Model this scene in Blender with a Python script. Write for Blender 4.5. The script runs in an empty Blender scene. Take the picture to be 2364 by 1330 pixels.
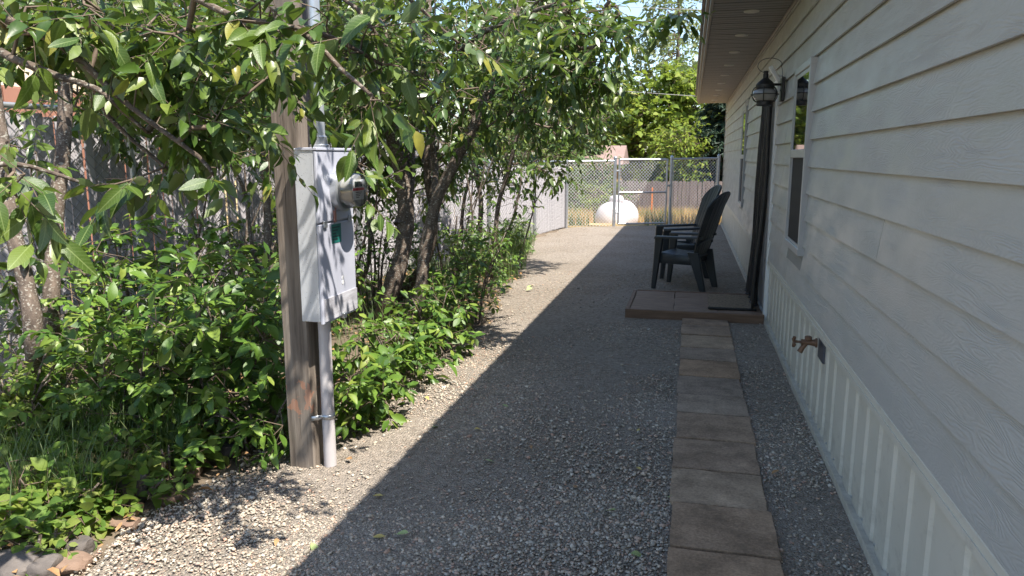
import bpy, bmesh, math, random
import numpy as np
from mathutils import Vector, Matrix, noise as mnoise

random.seed(7)
RNG = np.random.default_rng(11)
SC = bpy.context.scene
COL = SC.collection

# ------------------------------------------------------------------ camera, sky, sun, exposure
FPX, PW, PH, CAMH = 1700.0, 2364, 1330, 1.5
PITCH, YAW = math.radians(10.106), math.radians(13.451)
cam_d = bpy.data.cameras.new('camera')
cam = bpy.data.objects.new('camera', cam_d)
COL.objects.link(cam)
cam.location = (0, 0, CAMH)
cam.rotation_euler = (math.pi / 2 - PITCH, 0, YAW)
cam_d.sensor_width = 36.0
cam_d.lens = FPX / PW * 36.0
cam_d.clip_start = 0.05
cam_d.clip_end = 2000
SC.camera = cam

TO_SUN = Vector((0.495, -0.27, 1.0)).normalized()
SUN_EL = math.asin(TO_SUN.z)
SUN_AZ = math.atan2(TO_SUN.x, TO_SUN.y)
world = bpy.data.worlds.new('World')
SC.world = world
world.use_nodes = True
wn = world.node_tree
wn.nodes.clear()
wo = wn.nodes.new('ShaderNodeOutputWorld')
wb = wn.nodes.new('ShaderNodeBackground')
sky = wn.nodes.new('ShaderNodeTexSky')
sky.sky_type = 'NISHITA'
sky.sun_disc = False
sky.sun_elevation = SUN_EL
sky.sun_rotation = SUN_AZ
sky.air_density = 1.0
sky.dust_density = 0.8
sky.ozone_density = 1.3
wb.inputs['Strength'].default_value = 0.15
wn.links.new(sky.outputs[0], wb.inputs['Color'])
wn.links.new(wb.outputs[0], wo.inputs['Surface'])

sd = bpy.data.lights.new('sun', 'SUN')
sd.energy = 5.0
sd.angle = math.radians(0.53)
sd.color = (1.0, 0.94, 0.85)
sun = bpy.data.objects.new('sun', sd)
COL.objects.link(sun)
sun.location = (6, -4, 12)
sun.rotation_euler = (-TO_SUN).to_track_quat('-Z', 'Y').to_euler()

SC.view_settings.view_transform = 'Standard'
SC.view_settings.look = 'None'
SC.view_settings.exposure = 1.13
SC.view_settings.gamma = 1.0
SC.render.engine = 'CYCLES'
SC.cycles.use_denoising = True
SC.cycles.max_bounces = 8
SC.cycles.transparent_max_bounces = 12
SC.cycles.sample_clamp_indirect = 6.0

# ------------------------------------------------------------------ pixel rays (photo pixel -> direction; distance from what it touches)
FW = np.array([-math.sin(YAW) * math.cos(PITCH), math.cos(YAW) * math.cos(PITCH), -math.sin(PITCH)])
RT = np.array([math.cos(YAW), math.sin(YAW), 0.0])
UP = np.cross(RT, FW)
CAM = np.array([0, 0, CAMH])
def ray(x, y): return FW + RT * (x - PW / 2) / FPX + UP * (PH / 2 - y) / FPX
def at(x, y, d): return CAM + ray(x, y) * d
def onground(x, y, z=0.0):
    d = ray(x, y); return CAM + d * ((z - CAMH) / d[2])
def project(P):
    v = np.asarray(P) - CAM; z = v @ FW
    zz = np.where(np.abs(z) < 1e-6, 1e-6, z)
    return PW / 2 + FPX * (v @ RT) / zz, PH / 2 - FPX * (v @ UP) / zz, z

# ------------------------------------------------------------------ materials
MATS = {}
def nodes_of(name):
    m = bpy.data.materials.new(name); m.use_nodes = True
    nt = m.node_tree; nt.nodes.clear()
    out = nt.nodes.new('ShaderNodeOutputMaterial')
    MATS[name] = m
    return m, nt, out
def nd(nt, t, **kw):
    n = nt.nodes.new(t)
    for k, v in kw.items():
        if k in n.inputs.keys(): n.inputs[k].default_value = v
        else: setattr(n, k, v)
    return n
def ramp(nt, stops, interp='LINEAR'):
    r = nt.nodes.new('ShaderNodeValToRGB'); r.color_ramp.interpolation = interp
    els = r.color_ramp.elements
    while len(els) < len(stops): els.new(0.5)
    for e, (p, c) in zip(els, stops):
        e.position = p; e.color = (c[0], c[1], c[2], 1)
    return r
def mathn(nt, op, a, b=None):
    n = nt.nodes.new('ShaderNodeMath'); n.operation = op
    for i, v in enumerate((a, b)):
        if v is None: continue
        if hasattr(v, 'links'): nt.links.new(v, n.inputs[i])
        else: n.inputs[i].default_value = v
    return n.outputs[0]
def mixc(nt, fac, a, b, mode='MIX'):
    n = nt.nodes.new('ShaderNodeMix'); n.data_type = 'RGBA'; n.blend_type = mode
    for sock, v in ((n.inputs[0], fac), (n.inputs[6], a), (n.inputs[7], b)):
        if hasattr(v, 'links'): nt.links.new(v, sock)
        elif isinstance(v, (int, float)): sock.default_value = v
        else: sock.default_value = (*v, 1)
    return n.outputs[2]
def coords(nt, scale=(1, 1, 1), kind='Object', rand=False):
    tc = nt.nodes.new('ShaderNodeTexCoord'); mp = nt.nodes.new('ShaderNodeMapping')
    mp.inputs['Scale'].default_value = scale
    src = tc.outputs[kind]
    if rand:
        oi = nt.nodes.new('ShaderNodeObjectInfo')
        vm = nt.nodes.new('ShaderNodeVectorMath'); vm.operation = 'ADD'
        cx = nt.nodes.new('ShaderNodeCombineXYZ')
        s = mathn(nt, 'MULTIPLY', oi.outputs['Random'], 37.0)
        for i in range(3): nt.links.new(s, cx.inputs[i])
        nt.links.new(src, vm.inputs[0]); nt.links.new(cx.outputs[0], vm.inputs[1]); src = vm.outputs[0]
    nt.links.new(src, mp.inputs[0])
    return mp.outputs[0]
def principled(nt, out, color=(0.5, 0.5, 0.5), rough=0.5, metal=0.0, spec=0.5):
    b = nt.nodes.new('ShaderNodeBsdfPrincipled')
    if hasattr(color, 'links'): nt.links.new(color, b.inputs['Base Color'])
    else: b.inputs['Base Color'].default_value = (*color, 1)
    if hasattr(rough, 'links'): nt.links.new(rough, b.inputs['Roughness'])
    else: b.inputs['Roughness'].default_value = rough
    b.inputs['Metallic'].default_value = metal
    b.inputs['Specular IOR Level'].default_value = spec
    nt.links.new(b.outputs[0], out.inputs['Surface'])
    return b
def bump(nt, b, height, strength=0.3, dist=0.01):
    n = nt.nodes.new('ShaderNodeBump'); n.inputs['Strength'].default_value = strength; n.inputs['Distance'].default_value = dist
    nt.links.new(height, n.inputs['Height']); nt.links.new(n.outputs[0], b.inputs['Normal'])
def noise_tex(nt, vec, scale, detail=4, rough=0.55, dim='3D'):
    n = nt.nodes.new('ShaderNodeTexNoise'); n.inputs['Scale'].default_value = scale
    n.inputs['Detail'].default_value = detail; n.inputs['Roughness'].default_value = rough
    if vec is not None: nt.links.new(vec, n.inputs['Vector'])
    return n
def simple(name, c1, c2=None, scale=8, rough=0.5, metal=0.0, spec=0.5, bmp=0.0, bscale=60, stretch=(1, 1, 1), rand=True, bdist=0.004):
    """a colour varied by noise, with fine relief"""
    m, nt, out = nodes_of(name)
    v = coords(nt, stretch, rand=rand)
    if c2 is not None:
        n = noise_tex(nt, v, scale, 6, 0.6)
        r = ramp(nt, [(0.3, c1), (0.7, c2)]); nt.links.new(n.outputs[0], r.inputs[0]); col = r.outputs[0]
    else: col = c1
    b = principled(nt, out, col, rough, metal, spec)
    if bmp:
        n2 = noise_tex(nt, v, bscale, 4, 0.6); bump(nt, b, n2.outputs[0], bmp, bdist)
    return m

# painted fibre boards with embossed cedar grain (contours of a stretched noise field)
def mat_siding():
    m, nt, out = nodes_of('siding')
    v = coords(nt, (1.0, 1.5, 9.0), rand=True)
    n = noise_tex(nt, v, 1.0, 2.5, 0.5)
    s = mathn(nt, 'SINE', mathn(nt, 'MULTIPLY', n.outputs[0], 230.0))
    v2 = coords(nt, (1, 2.0, 5.0), rand=True)
    msk = noise_tex(nt, v2, 1.3, 2)
    mr = ramp(nt, [(0.38, (0.12,) * 3), (0.62, (1, 1, 1))]); nt.links.new(msk.outputs[0], mr.inputs[0])
    v3 = coords(nt, (1, 9, 60), rand=True)
    fine = noise_tex(nt, v3, 4.0, 3)
    h = mathn(nt, 'ADD', mathn(nt, 'MULTIPLY', s, mr.outputs[0]), mathn(nt, 'MULTIPLY', fine.outputs[0], 2.2))
    v4 = coords(nt, (1, 0.6, 2), rand=True)
    t = noise_tex(nt, v4, 1.5, 5)
    cr = ramp(nt, [(0.3, (0.44, 0.428, 0.395)), (0.7, (0.485, 0.472, 0.435))]); nt.links.new(t.outputs[0], cr.inputs[0])
    st = noise_tex(nt, coords(nt, (1, 0.8, 1.6), 'Object'), 2.2, 7, 0.7)
    sr = ramp(nt, [(0.33, (0.93, 0.925, 0.91)), (0.52, (1.0, 1.0, 1.0))]); nt.links.new(st.outputs[0], sr.inputs[0])
    rr_ = ramp(nt, [(0.35, (0.30,) * 3), (0.65, (0.52,) * 3)]); nt.links.new(msk.outputs[0], rr_.inputs[0])
    b = principled(nt, out, mixc(nt, 1.0, cr.outputs[0], sr.outputs[0], 'MULTIPLY'), rr_.outputs[0], 0, 0.55)
    bump(nt, b, h, 0.55, 0.0011)
    return m
mat_siding()
simple('siding_flat', (0.27, 0.265, 0.25), (0.31, 0.305, 0.29), 3, 0.6, bmp=0.15, bscale=120)
def mat_skirt():
    m, nt, out = nodes_of('skirt_white')
    v = coords(nt, (1, 1, 1)); n = noise_tex(nt, v, 3, 5)
    r = ramp(nt, [(0.3, (0.61, 0.57, 0.47)), (0.7, (0.67, 0.63, 0.53))]); nt.links.new(n.outputs[0], r.inputs[0])
    d = noise_tex(nt, coords(nt, (1, 2.2, 3.0)), 5, 8, 0.75)
    tc = nt.nodes.new('ShaderNodeTexCoord'); sp = nt.nodes.new('ShaderNodeSeparateXYZ'); nt.links.new(tc.outputs['Object'], sp.inputs[0])
    low = mathn(nt, 'MAXIMUM', mathn(nt, 'SUBTRACT', 1.0, mathn(nt, 'MULTIPLY', sp.outputs[2], 4.5)), 0.0)
    f = mathn(nt, 'MULTIPLY', mathn(nt, 'MAXIMUM', mathn(nt, 'SUBTRACT', mathn(nt, 'ADD', d.outputs[0], mathn(nt, 'MULTIPLY', low, 0.22)), 0.55), 0.0), 1.9)
    c = mixc(nt, mathn(nt, 'MINIMUM', f, 0.6), r.outputs[0], (0.24, 0.20, 0.155))
    principled(nt, out, c, 0.4, 0, 0.45)
mat_skirt()
simple('vinyl_white', (0.74, 0.74, 0.71), (0.80, 0.80, 0.77), 4, 0.35)
simple('window_vinyl', (0.38, 0.38, 0.37), (0.43, 0.43, 0.42), 4, 0.35)
simple('trim_grey', (0.30, 0.32, 0.34), (0.36, 0.37, 0.38), 4, 0.45)
simple('soffit', (0.16, 0.15, 0.147), (0.21, 0.198, 0.192), 3, 0.5, bmp=0.1, stretch=(1, 20, 1), bscale=15)
simple('fascia', (0.20, 0.175, 0.165), (0.25, 0.22, 0.21), 4, 0.45)
simple('roof_metal', (0.22, 0.20, 0.18), (0.28, 0.25, 0.23), 3, 0.4, metal=0.3)
simple('vent_white', (0.62, 0.60, 0.57), (0.68, 0.66, 0.63), 10, 0.5)
simple('black_metal', (0.012, 0.012, 0.013), (0.02, 0.02, 0.02), 20, 0.45)
simple('brass', (0.13, 0.075, 0.045), (0.22, 0.125, 0.075), 40, 0.6, metal=0.3, bmp=0.2)
simple('plate_dark', (0.05, 0.055, 0.07), (0.09, 0.09, 0.10), 20, 0.5)
simple('galv', (0.42, 0.44, 0.46), (0.56, 0.58, 0.60), 25, 0.38, metal=0.75, spec=0.5)
simple('wire', (0.22, 0.22, 0.225), (0.30, 0.30, 0.305), 15, 0.55, metal=0.3)
simple('gate_wire', (0.62, 0.63, 0.64), (0.74, 0.75, 0.76), 15, 0.45, metal=0.25)
simple('slat_plastic', (0.40, 0.375, 0.395), (0.46, 0.43, 0.45), 5, 0.5, bmp=0.05, bscale=20)
simple('conduit', (0.47, 0.44, 0.44), (0.55, 0.52, 0.52), 10, 0.5)
simple('riser_pipe', (0.42, 0.46, 0.50), (0.55, 0.58, 0.61), 12, 0.35, metal=0.5)
simple('chair_plastic', (0.022, 0.027, 0.030), (0.036, 0.042, 0.046), 6, 0.42, bmp=0.08, bscale=150)
simple('stoop_timber', (0.12, 0.07, 0.042), (0.22, 0.135, 0.085), 5, 0.75, stretch=(1, 6, 14), bmp=0.3)
simple('mat_coir', (0.10, 0.07, 0.042), (0.38, 0.28, 0.18), 55, 0.95, bmp=0.8, bscale=180, bdist=0.01)
simple('mat_edge', (0.02, 0.02, 0.02), (0.035, 0.033, 0.03), 60, 0.9)
def mat_bark():
    m, nt, out = nodes_of('bark')
    v = coords(nt, (1, 1, 0.45)); n = noise_tex(nt, v, 26, 6, 0.65)
    r = ramp(nt, [(0.3, (0.06, 0.046, 0.037)), (0.7, (0.175, 0.135, 0.105))]); nt.links.new(n.outputs[0], r.inputs[0])
    v2 = coords(nt, (1, 1, 1.6)); l = noise_tex(nt, v2, 55, 4, 0.6)
    lr = ramp(nt, [(0.56, (0,) * 3), (0.62, (1,) * 3)]); nt.links.new(l.outputs[0], lr.inputs[0])
    c = mixc(nt, mathn(nt, 'MULTIPLY', lr.outputs[0], 0.75), r.outputs[0], (0.36, 0.34, 0.29))
    b = principled(nt, out, c, 0.9, 0, 0.25)
    bump(nt, b, mathn(nt, 'ADD', n.outputs[0], mathn(nt, 'MULTIPLY', l.outputs[0], 0.5)), 0.9, 0.012)
mat_bark()
simple('twig', (0.10, 0.07, 0.05), (0.19, 0.14, 0.10), 30, 0.8, rand=False)
simple('rock_grey', (0.06, 0.052, 0.048), (0.15, 0.13, 0.115), 9, 0.85, bmp=0.6, bscale=25, bdist=0.02)  # albedo lowered: foliage shade over the bed-corner stones is put into the colour
simple('rock_brown', (0.14, 0.085, 0.06), (0.25, 0.17, 0.12), 9, 0.85, bmp=0.6, bscale=25, bdist=0.02)
simple('rock_pink', (0.36, 0.27, 0.23), (0.50, 0.40, 0.35), 9, 0.85, bmp=0.5, bscale=25, bdist=0.02)
simple('tank_white', (0.56, 0.53, 0.55), (0.62, 0.59, 0.61), 5, 0.35)
simple('wood_grey', (0.13, 0.105, 0.10), (0.25, 0.21, 0.195), 4, 0.85, stretch=(4, 4, 0.5), bmp=0.3)
simple('stake', (0.80, 0.20, 0.04), (0.85, 0.28, 0.06), 8, 0.6)
simple('shed_roof', (0.22, 0.15, 0.13), (0.30, 0.21, 0.18), 6, 0.9)
simple('shed_wall', (0.42, 0.25, 0.14), (0.50, 0.32, 0.19), 4, 0.8)
simple('cream_wall', (0.72, 0.60, 0.44), (0.78, 0.66, 0.50), 2, 0.7)
simple('redbrown', (0.26, 0.12, 0.08), (0.34, 0.17, 0.12), 3, 0.75, stretch=(1, 1, .3))
simple('teal_label', (0.015, 0.15, 0.13), (0.025, 0.20, 0.17), 10, 0.4)
simple('red_seal', (0.36, 0.17, 0.14), (0.42, 0.21, 0.17), 10, 0.4)
simple('red_band', (0.65, 0.03, 0.04), None, rough=0.4)
simple('dark_print', (0.03, 0.05, 0.05), None, rough=0.5)
simple('white_print', (0.78, 0.78, 0.78), None, rough=0.5)
simple('meter_grey', (0.36, 0.36, 0.35), (0.42, 0.42, 0.41), 10, 0.5)
simple('dead_leaf', (0.24, 0.12, 0.05), (0.42, 0.26, 0.12), 12, 0.8)
simple('yellow_leaf', (0.50, 0.42, 0.10), (0.42, 0.30, 0.12), 12, 0.7)
simple('pale_green_leaf', (0.25, 0.33, 0.12), (0.33, 0.38, 0.17), 12, 0.6)
simple('line_wire', (0.35, 0.34, 0.33), None, rough=0.6)
simple('screen_dark', (0.018, 0.018, 0.02), (0.03, 0.03, 0.032), 300, 0.7, spec=0.2)
simple('door_paint', (0.50, 0.49, 0.47), (0.55, 0.54, 0.52), 3, 0.4)
simple('hill_soil', (0.10, 0.075, 0.05), (0.17, 0.13, 0.09), 3, 0.95, bmp=0.8, bscale=30, bdist=0.03, rand=False)

def mat_box():                       # galvanised, paint with dark specks on the side
    m, nt, out = nodes_of('box_paint')
    v = coords(nt, (1, 1, 1))
    vo = nd(nt, 'ShaderNodeTexVoronoi'); vo.inputs['Scale'].default_value = 95; nt.links.new(v, vo.inputs['Vector'])
    r = ramp(nt, [(0.13, (0.20, 0.21, 0.22)), (0.2, (0.50, 0.52, 0.55))]); nt.links.new(vo.outputs['Distance'], r.inputs[0])
    n = noise_tex(nt, v, 30, 4)
    r2 = ramp(nt, [(0.42, (0.0,) * 3), (0.55, (1,) * 3)]); nt.links.new(n.outputs[0], r2.inputs[0])
    c = mixc(nt, r2.outputs[0], (0.52, 0.54, 0.57), r.outputs[0])
    principled(nt, out, c, 0.42, 0.15, 0.5)
mat_box()
def mat_cover():
    m, nt, out = nodes_of('cover_paint')
    v = coords(nt, (1, 1, 1)); n = noise_tex(nt, v, 6, 5)
    r = ramp(nt, [(0.35, (0.46, 0.475, 0.55)), (0.7, (0.53, 0.545, 0.62))]); nt.links.new(n.outputs[0], r.inputs[0])
    principled(nt, out, r.outputs[0], 0.42, 0.05, 0.5)
mat_cover()
def mat_stain():
    m, nt, out = nodes_of('stained_paint')
    v = coords(nt, (1, 1, 5)); n = noise_tex(nt, v, 8, 6, 0.7)
    r = ramp(nt, [(0.35, (0.33, 0.32, 0.34)), (0.65, (0.56, 0.56, 0.60))]); nt.links.new(n.outputs[0], r.inputs[0])
    principled(nt, out, r.outputs[0], 0.55)
mat_stain()

def mat_post():                      # weathered timber, with vertical grain, drying checks and a little orange spray mark low down
    m, nt, out = nodes_of('post_timber')
    v = coords(nt, (14, 14, 0.8)); n = noise_tex(nt, v, 3.0, 8, 0.65)
    r = ramp(nt, [(0.28, (0.085, 0.068, 0.055)), (0.5, (0.19, 0.157, 0.128)), (0.75, (0.29, 0.25, 0.21))]); nt.links.new(n.outputs[0], r.inputs[0])
    v2 = coords(nt, (26, 26, 0.5)); ck = noise_tex(nt, v2, 2.0, 3)
    r2 = ramp(nt, [(0.30, (0.25,) * 3), (0.36, (1,) * 3)]); nt.links.new(ck.outputs[0], r2.inputs[0])
    c = mixc(nt, 1.0, r.outputs[0], r2.outputs[0], 'MULTIPLY')
    tc = nt.nodes.new('ShaderNodeTexCoord'); sp = nt.nodes.new('ShaderNodeSeparateXYZ'); nt.links.new(tc.outputs['Object'], sp.inputs[0])
    d = mathn(nt, 'ABSOLUTE', mathn(nt, 'SUBTRACT', sp.outputs[2], 0.36))
    v3 = coords(nt, (9, 9, 7)); pn = noise_tex(nt, v3, 2.5, 4)
    f = mathn(nt, 'MULTIPLY', mathn(nt, 'LESS_THAN', d, 0.10), mathn(nt, 'GREATER_THAN', pn.outputs[0], 0.55))
    f = mathn(nt, 'MULTIPLY', f, 0.28)
    c = mixc(nt, f, c, (0.60, 0.22, 0.10))
    b = principled(nt, out, c, 0.85, 0, 0.3)
    h = mathn(nt, 'ADD', n.outputs[0], r2.outputs[0])
    bump(nt, b, h, 0.6, 0.006)
mat_post()

def mat_paver():
    m, nt, out = nodes_of('paver')
    oi = nt.nodes.new('ShaderNodeObjectInfo')
    r0 = ramp(nt, [(0, (0.37, 0.245, 0.15)), (0.35, (0.31, 0.24, 0.18)), (0.65, (0.41, 0.30, 0.20)), (1, (0.27, 0.225, 0.185))]); nt.links.new(oi.outputs['Random'], r0.inputs[0])
    v = coords(nt, (1, 1, 1), rand=True)
    n = noise_tex(nt, v, 5, 7, 0.7)
    r = ramp(nt, [(0.3, (0.52, 0.51, 0.50)), (0.7, (1.32, 1.31, 1.30))]); nt.links.new(n.outputs[0], r.inputs[0])
    c = mixc(nt, 1.0, r0.outputs[0], r.outputs[0], 'MULTIPLY')
    g = noise_tex(nt, v, 90, 4, 0.7); r3 = ramp(nt, [(0.35, (0.75,) * 3), (0.65, (1.2,) * 3)]); nt.links.new(g.outputs[0], r3.inputs[0])
    c = mixc(nt, 1.0, c, r3.outputs[0], 'MULTIPLY')
    v2 = coords(nt, (1, 3.5, 1), rand=True); sl = noise_tex(nt, v2, 6, 6, 0.6)
    b = principled(nt, out, c, 0.85, 0, 0.3)
    bump(nt, b, mathn(nt, 'ADD', sl.outputs[0], mathn(nt, 'MULTIPLY', g.outputs[0], 0.4)), 0.7, 0.012)
mat_paver()
simple('stoop_paver', (0.18, 0.12, 0.08), (0.29, 0.20, 0.14), 5, 0.8, stretch=(1.5, 6, 1), bmp=0.5, bscale=18, bdist=0.01)

STONE = [(0.0, (0.165, 0.145, 0.115)), (0.22, (0.265, 0.235, 0.19)), (0.45, (0.37, 0.315, 0.245)), (0.62, (0.44, 0.355, 0.27)), (0.74, (0.37, 0.235, 0.17)),
         (0.84, (0.265, 0.255, 0.225)), (1.0, (0.53, 0.465, 0.375))]
def mat_gravel():
    m, nt, out = nodes_of('gravel')
    v = coords(nt, (1, 1, 1), 'Object')
    vo = nd(nt, 'ShaderNodeTexVoronoi'); vo.inputs['Scale'].default_value = 95; nt.links.new(v, vo.inputs['Vector'])
    sp = nt.nodes.new('ShaderNodeSeparateColor'); nt.links.new(vo.outputs['Color'], sp.inputs[0])
    r = ramp(nt, STONE); nt.links.new(sp.outputs[0], r.inputs[0])
    big = noise_tex(nt, v, 0.9, 4, 0.6)
    br = ramp(nt, [(0.42, (0.12,) * 3), (0.58, (0.9,) * 3)]); nt.links.new(big.outputs[0], br.inputs[0])
    fn = noise_tex(nt, v, 160, 3, 0.8)
    fr = ramp(nt, [(0.3, (0.27, 0.23, 0.19)), (0.7, (0.50, 0.43, 0.355))]); nt.links.new(fn.outputs[0], fr.inputs[0])
    c = mixc(nt, br.outputs[0], r.outputs[0], fr.outputs[0])
    sk = noise_tex(nt, v, 26, 5, 0.75); skr = ramp(nt, [(0.32, (0.62,) * 3), (0.5, (1.0,) * 3), (0.68, (1.28,) * 3)]); nt.links.new(sk.outputs[0], skr.inputs[0])
    c = mixc(nt, 1.0, c, skr.outputs[0], 'MULTIPLY')
    b = principled(nt, out, c, 0.9, 0, 0.25)
    h = mathn(nt, 'SUBTRACT', fn.outputs[0], mathn(nt, 'MULTIPLY', vo.outputs['Distance'], 1.6))
    bump(nt, b, h, 1.0, 0.012)
mat_gravel()
def mat_pebble():
    m, nt, out = nodes_of('pebble')
    g = nt.nodes.new('ShaderNodeNewGeometry')
    r = ramp(nt, STONE); nt.links.new(g.outputs['Random Per Island'], r.inputs[0])
    v = coords(nt, (1, 1, 1)); n = noise_tex(nt, v, 120, 3)
    r2 = ramp(nt, [(0.3, (1.0,) * 3), (0.7, (1.35,) * 3)]); nt.links.new(n.outputs[0], r2.inputs[0])
    principled(nt, out, mixc(nt, 1.0, r.outputs[0], r2.outputs[0], 'MULTIPLY'), 0.75, 0, 0.35)
mat_pebble()

def mat_ground():
    m, nt, out = nodes_of('field_earth')
    v = coords(nt, (1, 1, 1)); n = noise_tex(nt, v, 1.5, 8, 0.65)
    r = ramp(nt, [(0.35, (0.30, 0.22, 0.10)), (0.6, (0.48, 0.34, 0.17))]); nt.links.new(n.outputs[0], r.inputs[0])
    b = principled(nt, out, r.outputs[0], 0.95, 0, 0.2); bump(nt, b, n.outputs[0], 0.8, 0.05)
mat_ground()

def mat_leaf(name, stops, trans=(0.22, 0.36, 0.05), rough=0.42, tfac=0.38, under=(0.16, 0.20, 0.10), spec=0.42, veins=False):
    m, nt, out = nodes_of(name)
    g = nt.nodes.new('ShaderNodeNewGeometry'); oi = nt.nodes.new('ShaderNodeObjectInfo')
    f = mathn(nt, 'FRACT', mathn(nt, 'ADD', g.outputs['Random Per Island'], oi.outputs['Random']))
    r = ramp(nt, stops); nt.links.new(f, r.inputs[0])
    n = noise_tex(nt, coords(nt, (1, 1, 1), rand=True), 45, 3)
    r2 = ramp(nt, [(0.3, (0.82,) * 3), (0.7, (1.15,) * 3)]); nt.links.new(n.outputs[0], r2.inputs[0])
    c = mixc(nt, 1.0, r.outputs[0], r2.outputs[0], 'MULTIPLY')
    hgt = n.outputs[0]
    if veins:                        # leaf blade runs along local y, midrib at x = 0
        tc = nt.nodes.new('ShaderNodeTexCoord'); sp = nt.nodes.new('ShaderNodeSeparateXYZ'); nt.links.new(tc.outputs['Object'], sp.inputs[0])
        ax = mathn(nt, 'ABSOLUTE', sp.outputs[0])
        mid = mathn(nt, 'LESS_THAN', ax, 0.013)
        sv = mathn(nt, 'GREATER_THAN', mathn(nt, 'SINE', mathn(nt, 'MULTIPLY', mathn(nt, 'SUBTRACT', sp.outputs[1], mathn(nt, 'MULTIPLY', ax, 0.9)), 62.0)), 0.86)
        vf = mathn(nt, 'MAXIMUM', mathn(nt, 'MULTIPLY', mid, 0.55), mathn(nt, 'MULTIPLY', sv, 0.22))
        c = mixc(nt, vf, c, (0.26, 0.33, 0.12)); hgt = mathn(nt, 'SUBTRACT', hgt, mathn(nt, 'MULTIPLY', vf, 1.5))
    c2 = mixc(nt, mathn(nt, 'MULTIPLY', g.outputs['Backfacing'], 0.6), c, under)
    b = principled(nt, out, c2, rough, 0, spec)
    bump(nt, b, hgt, 0.25, 0.004)
    t = nt.nodes.new('ShaderNodeBsdfTranslucent')
    tr = mixc(nt, 1.0, mixc(nt, 0.55, c, trans), (1.0, 1.0, 1.0), 'MULTIPLY'); nt.links.new(tr, t.inputs['Color'])
    mx = nt.nodes.new('ShaderNodeMixShader'); mx.inputs[0].default_value = tfac
    nt.links.new(b.outputs[0], mx.inputs[1]); nt.links.new(t.outputs[0], mx.inputs[2]); nt.links.new(mx.outputs[0], out.inputs['Surface'])
LT = [(0, (0.030, 0.066, 0.012)), (0.4, (0.058, 0.108, 0.018)), (0.75, (0.100, 0.155, 0.024)), (0.94, (0.16, 0.205, 0.034)), (1, (0.26, 0.24, 0.045))]
mat_leaf('leaf_tree', LT, trans=(0.26, 0.40, 0.04), under=(0.12, 0.165, 0.065), rough=0.36, spec=0.5, tfac=0.24)
mat_leaf('leaf_tree_veined', LT, trans=(0.26, 0.40, 0.04), under=(0.12, 0.165, 0.065), rough=0.36, spec=0.5, tfac=0.24, veins=True)
mat_leaf('leaf_shrub', [(0, (0.038, 0.088, 0.015)), (0.4, (0.075, 0.148, 0.022)), (0.8, (0.135, 0.225, 0.032)), (1, (0.22, 0.28, 0.05))], trans=(0.28, 0.46, 0.04), rough=0.42, spec=0.42, tfac=0.22)
mat_leaf('leaf_herb', [(0, (0.07, 0.14, 0.025)), (0.5, (0.13, 0.22, 0.035)), (1, (0.24, 0.28, 0.06))], trans=(0.34, 0.48, 0.06), rough=0.55, spec=0.3)
mat_leaf('leaf_lime', [(0, (0.09, 0.15, 0.02)), (0.5, (0.17, 0.24, 0.03)), (1, (0.28, 0.32, 0.05))], trans=(0.36, 0.46, 0.05), rough=0.6, spec=0.25)
mat_leaf('leaf_far', [(0, (0.038, 0.080, 0.018)), (0.5, (0.085, 0.14, 0.028)), (1, (0.17, 0.21, 0.05))], trans=(0.25, 0.38, 0.06), rough=0.5)
mat_leaf('leaf_pale', [(0, (0.09, 0.13, 0.045)), (0.5, (0.16, 0.21, 0.08)), (1, (0.26, 0.29, 0.13))], trans=(0.30, 0.38, 0.12), rough=0.55)
mat_leaf('needle_dark', [(0, (0.010, 0.026, 0.016)), (0.6, (0.022, 0.048, 0.026)), (1, (0.045, 0.08, 0.035))], trans=(0.05, 0.09, 0.03), rough=0.6, tfac=0.15)
mat_leaf('needle_light', [(0, (0.05, 0.10, 0.035)), (0.6, (0.10, 0.17, 0.06)), (1, (0.17, 0.23, 0.08))], trans=(0.2, 0.3, 0.08), rough=0.6, tfac=0.25)
mat_leaf('grass_green', [(0, (0.05, 0.11, 0.025)), (0.6, (0.10, 0.19, 0.04)), (1, (0.22, 0.27, 0.08))], rough=0.5)
mat_leaf('grass_dry', [(0, (0.30, 0.28, 0.08)), (0.2, (0.56, 0.40, 0.17)), (0.7, (0.74, 0.49, 0.25)), (1, (0.80, 0.60, 0.34))], trans=(0.62, 0.46, 0.2), rough=0.7, tfac=0.45, under=(0.45, 0.34, 0.16))

def mat_glass(name, tint, rough, alpha_front, black=False):
    m, nt, out = nodes_of(name)
    fr = nt.nodes.new('ShaderNodeFresnel'); fr.inputs['IOR'].default_value = 1.5
    tr = nt.nodes.new('ShaderNodeBsdfTransparent'); tr.inputs[0].default_value = (*tint, 1)
    gl = nt.nodes.new('ShaderNodeBsdfGlossy'); gl.inputs['Roughness'].default_value = rough
    mx = nt.nodes.new('ShaderNodeMixShader')
    nt.links.new(mathn(nt, 'ADD', fr.outputs[0], alpha_front), mx.inputs[0])
    nt.links.new(tr.outputs[0], mx.inputs[1]); nt.links.new(gl.outputs[0], mx.inputs[2]); nt.links.new(mx.outputs[0], out.inputs['Surface'])
mat_glass('meter_glass', (0.90, 0.90, 0.88), 0.03, 0.10)
simple('window_glass', (0.012, 0.014, 0.015), None, rough=0.02, spec=0.9)
simple('globe_glass', (0.28, 0.28, 0.27), (0.36, 0.35, 0.34), 6, 0.12, spec=0.8)
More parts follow.
